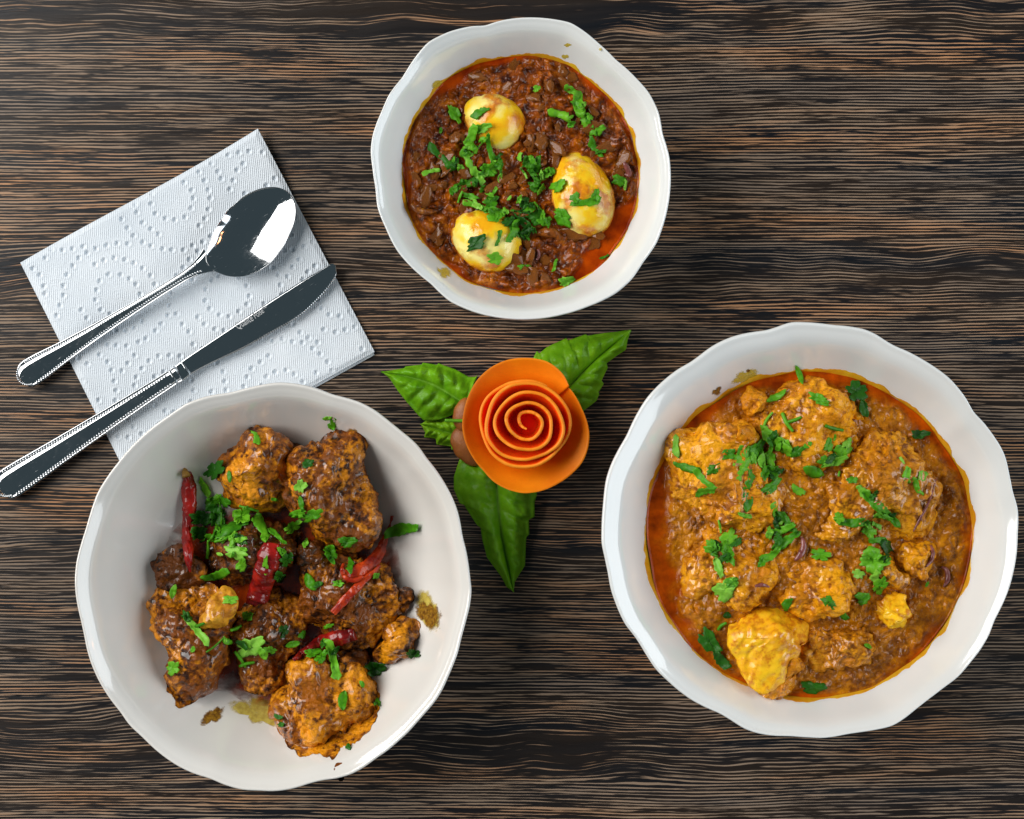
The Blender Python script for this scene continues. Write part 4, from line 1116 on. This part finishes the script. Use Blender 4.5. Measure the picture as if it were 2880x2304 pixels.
# ------------------------------------------------------------------ carrot peel rose
rc = at(*ZF(945, 640), 0.03)
rose = obj('peel_rose', None, label='orange rose rolled from vegetable peel lying on basil leaves', cat='garnish')
rose.location = (rc[0], rc[1], 0.0)
KF = 0.4637 * S
def strip_mesh(path_top, path_bot, thick, nz=9, bulge=0.0):
    """standing ribbon: path_top / path_bot are (n,3); thick = outward wall thickness"""
    n = len(path_top)
    t = np.gradient(path_top[:, :2], axis=0)
    t /= np.linalg.norm(t, axis=1)[:, None] + 1e-9
    nrm = np.stack([t[:, 1], -t[:, 0], np.zeros(n)], 1)
    rows = []
    for side in (0.5, -0.5):
        ss = np.linspace(0, 1, nz) if side > 0 else np.linspace(1, 0, nz)
        for s in ss:
            p = path_bot * (1 - s) + path_top * s
            rows.append(p + nrm * (side * thick[:, None] if hasattr(thick, '__len__') else side * thick) + nrm * bulge * math.sin(math.pi * s))
    V = np.stack(rows, 1)
    m_ = V.shape[1]
    F = grid_faces(n, m_, True).tolist()
    F.append(list(range(m_)))
    F.append(list(range((n - 1) * m_, n * m_))[::-1])
    return V.reshape(-1, 3), F
# outer flared petal
out = [(930,235),(1010,240),(1080,258),(1140,300),(1185,350),(1205,400),(1240,455),(1285,540),(1318,620),(1332,690),(1325,780),(1290,870),(1225,940),(1130,1005),(1030,1045),(930,1056),(840,1035),(755,990),(690,920),(625,840),(580,750),(560,650),(570,560),(600,460),(650,370),(730,295),(830,248)]
orad = polar([(x, y) for x, y in out], (945, 645), blur=5)
th = np.linspace(math.radians(42), math.radians(42 + 372), 200)
ro = orad(th) * (1 + 0.0 * th)
lead = np.linspace(0, 1, 200)
ro = ro * (1 - 0.05 * sstep(0.94, 1.0, lead))
zt = 0.0305 + 0.0012 * np.sin(3 * th) + 0.0024 * (1 - lead)
ri = 205 + 8 * np.sin(2 * th)
PT = np.stack([np.cos(th) * ro * KF * (H - zt) / H, np.sin(th) * ro * KF * (H - zt) / H, zt], 1)
zb = np.full(200, 0.0155) + 0.0020 * (1 - lead)
PB = np.stack([np.cos(th) * ri * KF, np.sin(th) * ri * KF, zb], 1)
nz = 15
rows = []
for side in (0, 1):
    ss = np.linspace(0, 1, nz) if side == 0 else np.linspace(1, 0, nz)
    for s in ss:
        p = PB * (1 - s) + PT * s
        p = p.copy()
        p[:, 2] += 0.0030 * math.sin(math.pi * s) * (1 - s) - side * 0.0011
        rows.append(p)
Vv = np.stack(rows, 1)
F = grid_faces(200, 2 * nz, True).tolist()
F += [list(range(2 * nz)), list(range(199 * 2 * nz, 200 * 2 * nz))[::-1]]
obj('outer_petal', mesh('outer_petal', Vv.reshape(-1, 3), F), M['peel'], parent=rose)
# inner spiral
turns = 4.55
nt = 620
tt = np.linspace(0, turns, nt)
rr = np.interp(tt, [0, 0.8, 1.15, 1.75, 2.05, 2.65, 2.95, 3.5, 3.8, 4.55], [274, 264, 246, 226, 190, 166, 134, 112, 84, 40])
rr = np.convolve(np.r_[[rr[0]] * 20, rr, [rr[-1]] * 20], np.ones(41) / 41, 'same')[20:-20]
a = math.radians(60) + tt * 2 * math.pi
rr = rr * (1 + 0.060 * np.sin(2 * a + 0.6 + tt * 0.5) * (tt / turns + 0.15) + 0.030 * np.sin(3 * a + 1.7 * tt) + 0.010 * np.sin(5 * a + 2 * tt))
rr = rr * (1 + 0.035 * fbm(np.stack([np.cos(a) * 1.2, np.sin(a) * 1.2, tt * 1.3], 1), 3, 77))
cx = np.interp(tt, [0, turns], [-5, 14]) * KF
cy = np.interp(tt, [0, turns], [10, 20]) * KF
top = 0.0385 + 0.0010 * np.sin(a * 1.5 + 1) + 0.0012 * fbm(np.stack([np.cos(a) * 2, np.sin(a) * 2, tt * 2.0], 1), 3, 78) + np.interp(tt, [0, 1, 3, turns], [-0.0045, -0.001, 0.0005, -0.0025])
def ringpath(scale, z):
    f = KF * (H - 0.036) / H
    return np.stack([cx + np.cos(a) * rr * f * scale, cy + np.sin(a) * rr * f * scale, z], 1)
th_ = np.interp(tt, [0, 0.1, turns - 0.2, turns], [0.0008, 0.0016, 0.0016, 0.0009])
V, F = strip_mesh(ringpath(1.0, top), ringpath(0.74, np.full(nt, 0.0225)), th_, 9, 0.0006)
me = mesh('inner_spiral', V, F)
me.materials.append(M['peel_in'])
me.materials.append(M['peel_edge'])
mi = np.zeros(len(me.polygons), dtype=np.int32)
jj = np.arange((nt - 1) * 18) % 18
mi[:(nt - 1) * 18][jj == 8] = 1
me.polygons.foreach_set('material_index', mi)
obj('inner_spiral', me, None, parent=rose)
# plug under the spiral and the peel end that shows beside the rose
d, f = ico(4)
Vp = d * np.array([0.0195, 0.0195, 0.0125]) + np.array([0, 0, 0.0130])
obj('base', mesh('base', Vp, f), M['peel_in'], parent=rose)
for nm, pts, z in (('peel_end', [(575,470),(620,480),(650,560),(640,660),(560,680),(515,640),(508,570),(530,510)], 0.017), ('peel_end', [(530,650),(600,650),(670,760),(690,860),(640,890),(560,850),(505,780),(492,700)], 0.015)):
    P = np.array([ZF(*p) for p in pts])
    c = P.mean(0)
    rd = polar(P, c, blur=12)
    rows = []
    thp = np.linspace(-np.pi, np.pi, 64, endpoint=False)
    for k, zz in [(0.02, 0.0030), (0.4, 0.0026), (0.75, 0.0016), (0.94, 0.0004), (1.0, -0.0008), (0.94, -0.0016), (0.5, -0.0010), (0.02, -0.0006)]:
        zc = z + zz
        fz = S * (H - zc) / H
        rows.append(np.stack([(c[0] + np.cos(thp) * rd(thp) * k - 1440) * fz - rc[0], -(c[1] - np.sin(thp) * rd(thp) * k - 1152) * fz - rc[1], np.full(64, zc)], 1))
    obj(nm, mesh(nm, np.concatenate(rows), np.ascontiguousarray(grid_faces(8, 64, True))), M['peel_shaded'], parent=rose)
pth = np.array([at(*ZF(x, 610 + (x - 460) * 0.02), 0.0195) for x in np.linspace(455, 600, 14)])
V, F = tube(pth, np.full(14, 0.0009), 8)
recentre(obj('basil_sprig', mesh('basil_sprig', V, F), M['cori_b'], label='short green stem stub poking out beside the rose', cat='stem'))

# ------------------------------------------------------------------ paper napkin
C00, C10, C11, C01 = [np.array(p, float) for p in ((57, 739), (725, 362), (1054, 990), (372, 1368))]
def nap_px(u, v, bow=True):
    e = (1 - v) * 10 * np.sin(np.pi * u * 1.0) * (u - 0.25)
    p = (C00[None] * ((1 - u) * (1 - v))[:, None] + C10[None] * (u * (1 - v))[:, None] + C11[None] * (u * v)[:, None] + C01[None] * ((1 - u) * v)[:, None])
    p[:, 1] += e * 1.6
    return p
nu, nv = 420, 400
uu, vv = [g.ravel() for g in np.meshgrid(np.linspace(0, 1, nu), np.linspace(0, 1, nv), indexing='ij')]
PX = nap_px(uu, vv)
# embossed dimples in arcs, as pressed by the roller
dots = []
rr_ = random.Random(12)
for ci in range(-1, 6):
    for cj in range(-1, 6):
        cx_, cy_ = 20 + ci * 310 + (cj % 2) * 155, 290 + cj * 270
        for rad_ in (62, 108, 152):
            n = int(2 * math.pi * rad_ / 29)
            for k in range(n):
                t = 2 * math.pi * k / n
                if rad_ > 70 and math.sin(2 * t + ci + 2 * cj + rad_ * 0.05) < -0.62:
                    continue
                dots.append((cx_ + rad_ * math.cos(t) + rr_.uniform(-3, 3), cy_ + rad_ * math.sin(t) * 0.95 + rr_.uniform(-3, 3)))
keep = []
for d_ in dots:
    if all((d_[0] - k[0]) ** 2 + (d_[1] - k[1]) ** 2 > 21 ** 2 for k in keep):
        keep.append(d_)
dots = np.array(keep)
lo, hi = PX.min(0) - 20, PX.max(0) + 20
dots = dots[((dots > lo) & (dots < hi)).all(1)]
dim = np.zeros(len(PX))
for dx_, dy_ in dots:
    m_ = (np.abs(PX[:, 0] - dx_) < 14) & (np.abs(PX[:, 1] - dy_) < 14)
    r2 = np.hypot(PX[m_, 0] - dx_, PX[m_, 1] - dy_)
    dim[m_] += -(1 - sstep(2.5, 8.5, r2)) * 0.00105 + np.exp(-((r2 - 10.5) / 3.0) ** 2) * 0.00020
q = np.stack([PX[:, 0] * S, PX[:, 1] * S, np.zeros(len(PX))], 1)
edge = np.minimum(np.minimum(uu, 1 - uu), np.minimum(vv, 1 - vv))
zt = 0.0032 + fbm(q * 26, 3, 3) * 0.0011 + fbm(q * 70, 2, 6) * 0.00025
zt += 0.0045 * np.clip((uu - 0.80) / 0.2, 0, 1) ** 2 * np.clip((0.30 - vv) / 0.30, 0, 1) ** 1.5      # lifted corner
zt += dim * sstep(0.0, 0.03, edge)
zt -= (1 - sstep(0.0, 0.022, edge)) * 0.0010
NAPZ = lambda px, py: 0.0034
fz = S * (H - zt) / H
V = np.stack([(PX[:, 0] - 1440) * fz, -(PX[:, 1] - 1152) * fz, zt], 1)
nap = obj('paper_napkin', None, label='white embossed paper napkin folded under the spoon and knife', cat='napkin')
nc = at(*((C00 + C11) / 2), 0)
nap.location = tuple(nc)
o = obj('top_ply', mesh('top_ply', V - nc, np.ascontiguousarray(grid_faces(nu, nv)[:, ::-1])), M['paper'], parent=nap)
md = o.modifiers.new('thickness', 'SOLIDIFY')
md.thickness = 0.0005
md.offset = -1
nu2, nv2 = 60, 60
u2, v2 = [g.ravel() for g in np.meshgrid(np.linspace(0.004, 0.994, nu2), np.linspace(0.006, 1.010, nv2), indexing='ij')]
P2 = nap_px(u2, v2)
q2 = np.stack([P2[:, 0] * S, P2[:, 1] * S, np.zeros(len(P2))], 1)
z2 = 0.0009 + fbm(q2 * 25, 2, 9) * 0.0002
fz = S * (H - z2) / H
V = np.stack([(P2[:, 0] - 1440) * fz, -(P2[:, 1] - 1152) * fz, z2], 1)
o = obj('lower_ply', mesh('lower_ply', V - nc, np.ascontiguousarray(grid_faces(nu2, nv2)[:, ::-1])), M['paper'], parent=nap)
md = o.modifiers.new('thickness', 'SOLIDIFY')
md.thickness = 0.0006
md.offset = -1

# ------------------------------------------------------------------ cutlery
def plate(axis0, axis1, stations, zc, thick, dome, nv=25, name='handle'):
    """blade or handle: stations = (t, half width left, half width right) along an axis in picture pixels"""
    a0, a1 = np.array(axis0, float), np.array(axis1, float)
    ax = (a1 - a0)
    nrm = np.array([ax[1], -ax[0]]) / np.linalg.norm(ax)     # to the left of travel (picture up)
    st = np.array(stations, float)
    n = 140
    t = np.linspace(st[0, 0], st[-1, 0], n)
    t = np.sort(np.r_[t, st[0, 0] + (st[-1, 0] - st[0, 0]) * np.array([0.0008, 0.002, 0.004]), st[-1, 0] - (st[-1, 0] - st[0, 0]) * np.array([0.0008, 0.002, 0.004])])
    n = len(t)
    L, R = np.interp(t, st[:, 0], st[:, 1]), np.interp(t, st[:, 0], st[:, 2])
    zz = np.interp(t, [p[0] for p in zc], [p[1] for p in zc])
    # smooth the height along the axis
    kz = 21
    zz = np.convolve(np.r_[[zz[0]] * kz, zz, [zz[-1]] * kz], np.ones(kz) / kz, 'same')[kz:-kz]
    rows = []
    s = np.linspace(-1, 1, nv)
    for sgn in (1, -1):
        for v in (s if sgn > 0 else s[::-1]):
            w = np.where(v < 0, v * L, v * R)
            p = a0[None] + ax[None] * t[:, None] - nrm[None] * w[:, None]
            z = zz + (dome(np.full(n, v), t) if sgn > 0 else -thick * (1 - abs(v) ** 6))
            f = S * (H - z) / H
            rows.append(np.stack([(p[:, 0] - 1440) * f, -(p[:, 1] - 1152) * f, z], 1))
    V = np.stack(rows, 1)
    m_ = V.shape[1]
    F = grid_faces(n, m_, True).tolist()
    F += [list(range(m_)), list(range((n - 1) * m_, n * m_))[::-1]]
    return V.reshape(-1, 3), F, (t, L, R, zz, a0, ax, nrm)
def beads(frame, inset, t0, t1, step, rad, lift, ends=None):
    t, L, R, zz, a0, ax, nrm = frame
    d, f = ico(2)
    pts = []
    ln = np.linalg.norm(ax)
    for side in (-1, 1):
        tq = np.arange(t0, t1, step / ln)
        for q_ in tq:
            w = np.interp(q_, t, L if side < 0 else R)
            if w < inset * 1.2:
                continue
            pts.append((a0 + ax * q_ - nrm * side * (w - inset), np.interp(q_, t, zz)))
    if ends:
        pts += ends
    Vs, Fs = [], []
    for i, (p, z) in enumerate(pts):
        c = at(p[0], p[1], z + lift)
        Vs.append(d * rad + c)
        Fs.append(f + i * len(d))
    return np.concatenate(Vs), np.concatenate(Fs)

def channel(v, t, depth=0.0004):
    a = np.abs(v)
    return 0.0008 * (1 - a ** 40) - depth * (sstep(0.57, 0.60, a) - sstep(0.88, 0.91, a))
# knife
knife = obj('table_knife', None, label='steel table knife with serrated blade lying across the napkin', cat='knife')
A0, A1 = ZC(22, 1612), ZC(785, 1117)
W0 = 0.6375
kst = [(-0.030, 2, 2), (-0.028, 18, 18), (-0.022, 30, 30), (-0.012, 39, 39), (0.0, 43, 43), (0.03, 46, 46), (0.10, 45, 45), (0.3, 38, 38), (0.6, 30, 30), (0.85, 25, 25), (0.965, 24, 24), (0.968, 22, 22), (0.98, 22, 22), (0.983, 24, 24), (1.0, 24, 24)]
V, F, fr = plate(A0, A1, kst, [(-0.03, 0.0058), (0.5, 0.0075), (1.0, 0.0085)], 0.0040, channel)
kb = at(*A0, 0)
knife.location = tuple(kb)
obj('handle', mesh('handle', V - kb, F), M['steel'], parent=knife)
arc = []
for ang in np.linspace(100, 260, 17):
    t_ = math.radians(ang)
    c_ = np.array(A0) + (np.array(A1) - np.array(A0)) * 0.012
    ux = (np.array(A1) - np.array(A0)) / np.linalg.norm(np.array(A1) - np.array(A0))
    un = np.array([ux[1], -ux[0]])
    arc.append((c_ + ux * 33 * math.cos(t_) + un * 33 * math.sin(t_), 0.0058))
V, F = beads(fr, 10, 0.03, 0.955, 8.4, 0.00068, 0.0007, arc)
obj('bead_border', mesh('bead_border', V - kb, np.ascontiguousarray(F)), M['steel'], parent=knife, kind='stuff')
for tq in (0.972, 1.045):
    c_ = np.array(A0) + (np.array(A1) - np.array(A0)) * tq
    ux = (np.array(A1) - np.array(A0)) / np.linalg.norm(np.array(A1) - np.array(A0))
    un = np.array([ux[1], -ux[0]])
    pth = np.array([at(*(c_ + un * w), 0.0100 - abs(w) * 0.00002) for w in np.linspace(-21, 21, 12)])
    V, F = tube(pth, np.full(12, 0.0006), 8)
    obj('collar_ridge', mesh('collar_ridge', V - kb, F), M['steel'], parent=knife)
# blade: straight spine on the upper side, curved serrated edge on the lower side
B0, B1 = ZC(785, 1117), ZC(1480, 655)
sp = np.array([ZC(*p) for p in [(772,1082),(830,1040),(1000,925),(1200,790),(1340,702),(1420,655),(1455,632),(1470,630),(1480,640)]])
eg = np.array([ZC(*p) for p in [(806,1148),(850,1112),(940,1066),(1080,1002),(1160,955),(1200,932),(1320,866),(1400,790),(1445,740),(1480,690),(1487,665),(1480,640)]])
nn_ = 240
SPn, EGn = resample(sp, nn_), smooth_pl(eg, nn_, 2)
tang = np.gradient(EGn, axis=0)
tang /= np.linalg.norm(tang, axis=1)[:, None]
enm = np.stack([-tang[:, 1], tang[:, 0]], 1)
ser = np.where((np.arange(nn_) > nn_ * 0.42) & (np.arange(nn_) < nn_ * 0.94), np.where(np.arange(nn_) % 3 == 0, 2.6, -0.6), 0)
EGn = EGn + enm * ser[:, None]
cols = []
for sgn in (1, -1):
    ss = np.linspace(0, 1, 15) if sgn > 0 else np.linspace(1, 0, 15)
    for s_ in ss:
        p = SPn * (1 - s_) + EGn * s_
        z = 0.0078 + 0.0005 * np.linspace(0, 1, nn_) * -3 + sgn * (0.0007 * (1 - s_ ** 3) * 1.0 + 0.00012)
        f_ = S * (H - z) / H
        cols.append(np.stack([(p[:, 0] - 1440) * f_, -(p[:, 1] - 1152) * f_, z], 1))
V = np.stack(cols, 1)
m_ = V.shape[1]
F = grid_faces(nn_, m_, True).tolist() + [list(range(m_)), list(range((nn_ - 1) * m_, nn_ * m_))[::-1]]
blade = obj('blade', mesh('blade', V.reshape(-1, 3) - kb, F), M['steel'], parent=knife)
def text_mesh(s, size, name):
    cu = bpy.data.curves.new(name, 'FONT')
    cu.body = s
    cu.size = size
    cu.extrude = 0.00003
    to = bpy.data.objects.new(name, cu)
    COL.objects.link(to)
    bpy.context.view_layer.update()
    me = bpy.data.meshes.new_from_object(to.evaluated_get(bpy.context.evaluated_depsgraph_get()))
    bpy.data.objects.remove(to)
    bpy.data.curves.remove(cu)
    return me
def put_text(s, p0, p1, hpx, z, wide=1.0):
    me = text_mesh(s, 1.0, 'engraving')
    co = np.empty(len(me.vertices) * 3, dtype=np.float32)
    me.vertices.foreach_get('co', co)
    co = co.reshape(-1, 3)
    w = co[:, 0].max() - co[:, 0].min()
    a, b = at(*p0, z), at(*p1, z)
    d_ = b - a
    L_ = np.linalg.norm(d_[:2])
    e = d_[:2] / L_
    nn2 = np.array([-e[1], e[0]])
    x = (co[:, 0] - co[:, 0].min()) / w * L_
    y = co[:, 1] * hpx * S
    out_ = np.stack([a[0] + e[0] * x + nn2[0] * y, a[1] + e[1] * x + nn2[1] * y, z + co[:, 2]], 1) - kb
    me.vertices.foreach_set('co', out_.astype(np.float32).ravel())
    me.update()
    obj('engraving', me, M['engrave'], parent=blade, label='etched maker lettering on the blade')
put_text('Qualit\u00e9', ZC(1050, 921), ZC(1120, 880), 30, 0.0083)
put_text('Poise\u2122', ZC(1128, 873), ZC(1184, 832), 24, 0.0083)

# spoon
spoon = obj('table_spoon', None, label='steel table spoon with beaded handle lying on the napkin', cat='spoon')
A0, A1 = ZC(122, 1118), ZC(905, 628)
sst = [(-0.042, 2, 2), (-0.040, 14, 14), (-0.034, 25, 25), (-0.022, 34, 34), (-0.005, 39, 39), (0.02, 41, 41), (0.08, 39, 39), (0.2, 31, 31), (0.4, 22, 22), (0.6, 16, 16), (0.75, 13.5, 13.5), (0.88, 14, 14), (0.95, 19, 19), (1.0, 30, 30), (1.03, 40, 40)]
V, F, fr = plate(A0, A1, sst, [(-0.042, 0.0052), (0.25, 0.0060), (0.6, 0.0092), (0.85, 0.0108), (1.03, 0.0100)], 0.0016, lambda v, t: channel(v, t, 0.0003))
sb = at(*A0, 0)
spoon.location = tuple(sb)
obj('handle', mesh('handle', V - sb, F), M['steel'], parent=spoon)
arc = []
for ang in np.linspace(100, 260, 15):
    t_ = math.radians(ang)
    ux = (np.array(A1) - np.array(A0)) / np.linalg.norm(np.array(A1) - np.array(A0))
    un = np.array([ux[1], -ux[0]])
    arc.append((np.array(A0) + ux * 30 * math.cos(t_) + un * 30 * math.sin(t_), 0.0052))
V, F = beads(fr, 9.0, 0.02, 0.975, 7.6, 0.00060, 0.0006, arc)
obj('bead_border', mesh('bead_border', V - sb, np.ascontiguousarray(F)), M['steel'], parent=spoon, kind='stuff')
so = [(905,600),(930,530),(975,440),(1040,365),(1110,315),(1180,292),(1240,295),(1285,325),(1305,370),(1303,430),(1275,500),(1230,580),(1170,645),(1100,680),(1030,690),(970,675),(920,645),(903,622)]
sc_ = np.array(ZC(1108, 487))
srad = polar([ZC(*p) for p in so], sc_, blur=14)
nth = 200
th = np.linspace(-np.pi, np.pi, nth, endpoint=False)
prof = [(r, 'in') for r in np.r_[0.0, np.linspace(0.04, 0.975, 46)]] + [(0.99, 'lip'), (1.0, 'lip2'), (0.985, 'out')] + [(r, 'out') for r in np.linspace(0.95, 0.0, 30)]
rows = []
axd = (np.array(A1) - np.array(A0)) / np.linalg.norm(np.array(A1) - np.array(A0))
for r, k_ in prof:
    px = sc_[0] + np.cos(th) * srad(th) * r
    py = sc_[1] - np.sin(th) * srad(th) * r
    along = (px - sc_[0]) * axd[0] + (py - sc_[1]) * axd[1]
    z = 0.0052 + 0.0062 * r ** 2.0 + along * 0.0000025
    if k_ == 'out': z = z - 0.0011
    if k_ == 'lip': z = z + 0.0002
    if k_ == 'lip2': z = z - 0.0004
    f_ = S * (H - z) / H
    rows.append(np.stack([(px - 1440) * f_, -(py - 1152) * f_, z], 1))
obj('spoon_bowl', mesh('spoon_bowl', np.concatenate(rows) - sb, np.ascontiguousarray(grid_faces(len(prof), nth, True)[:, ::-1])), M['steel'], parent=spoon)
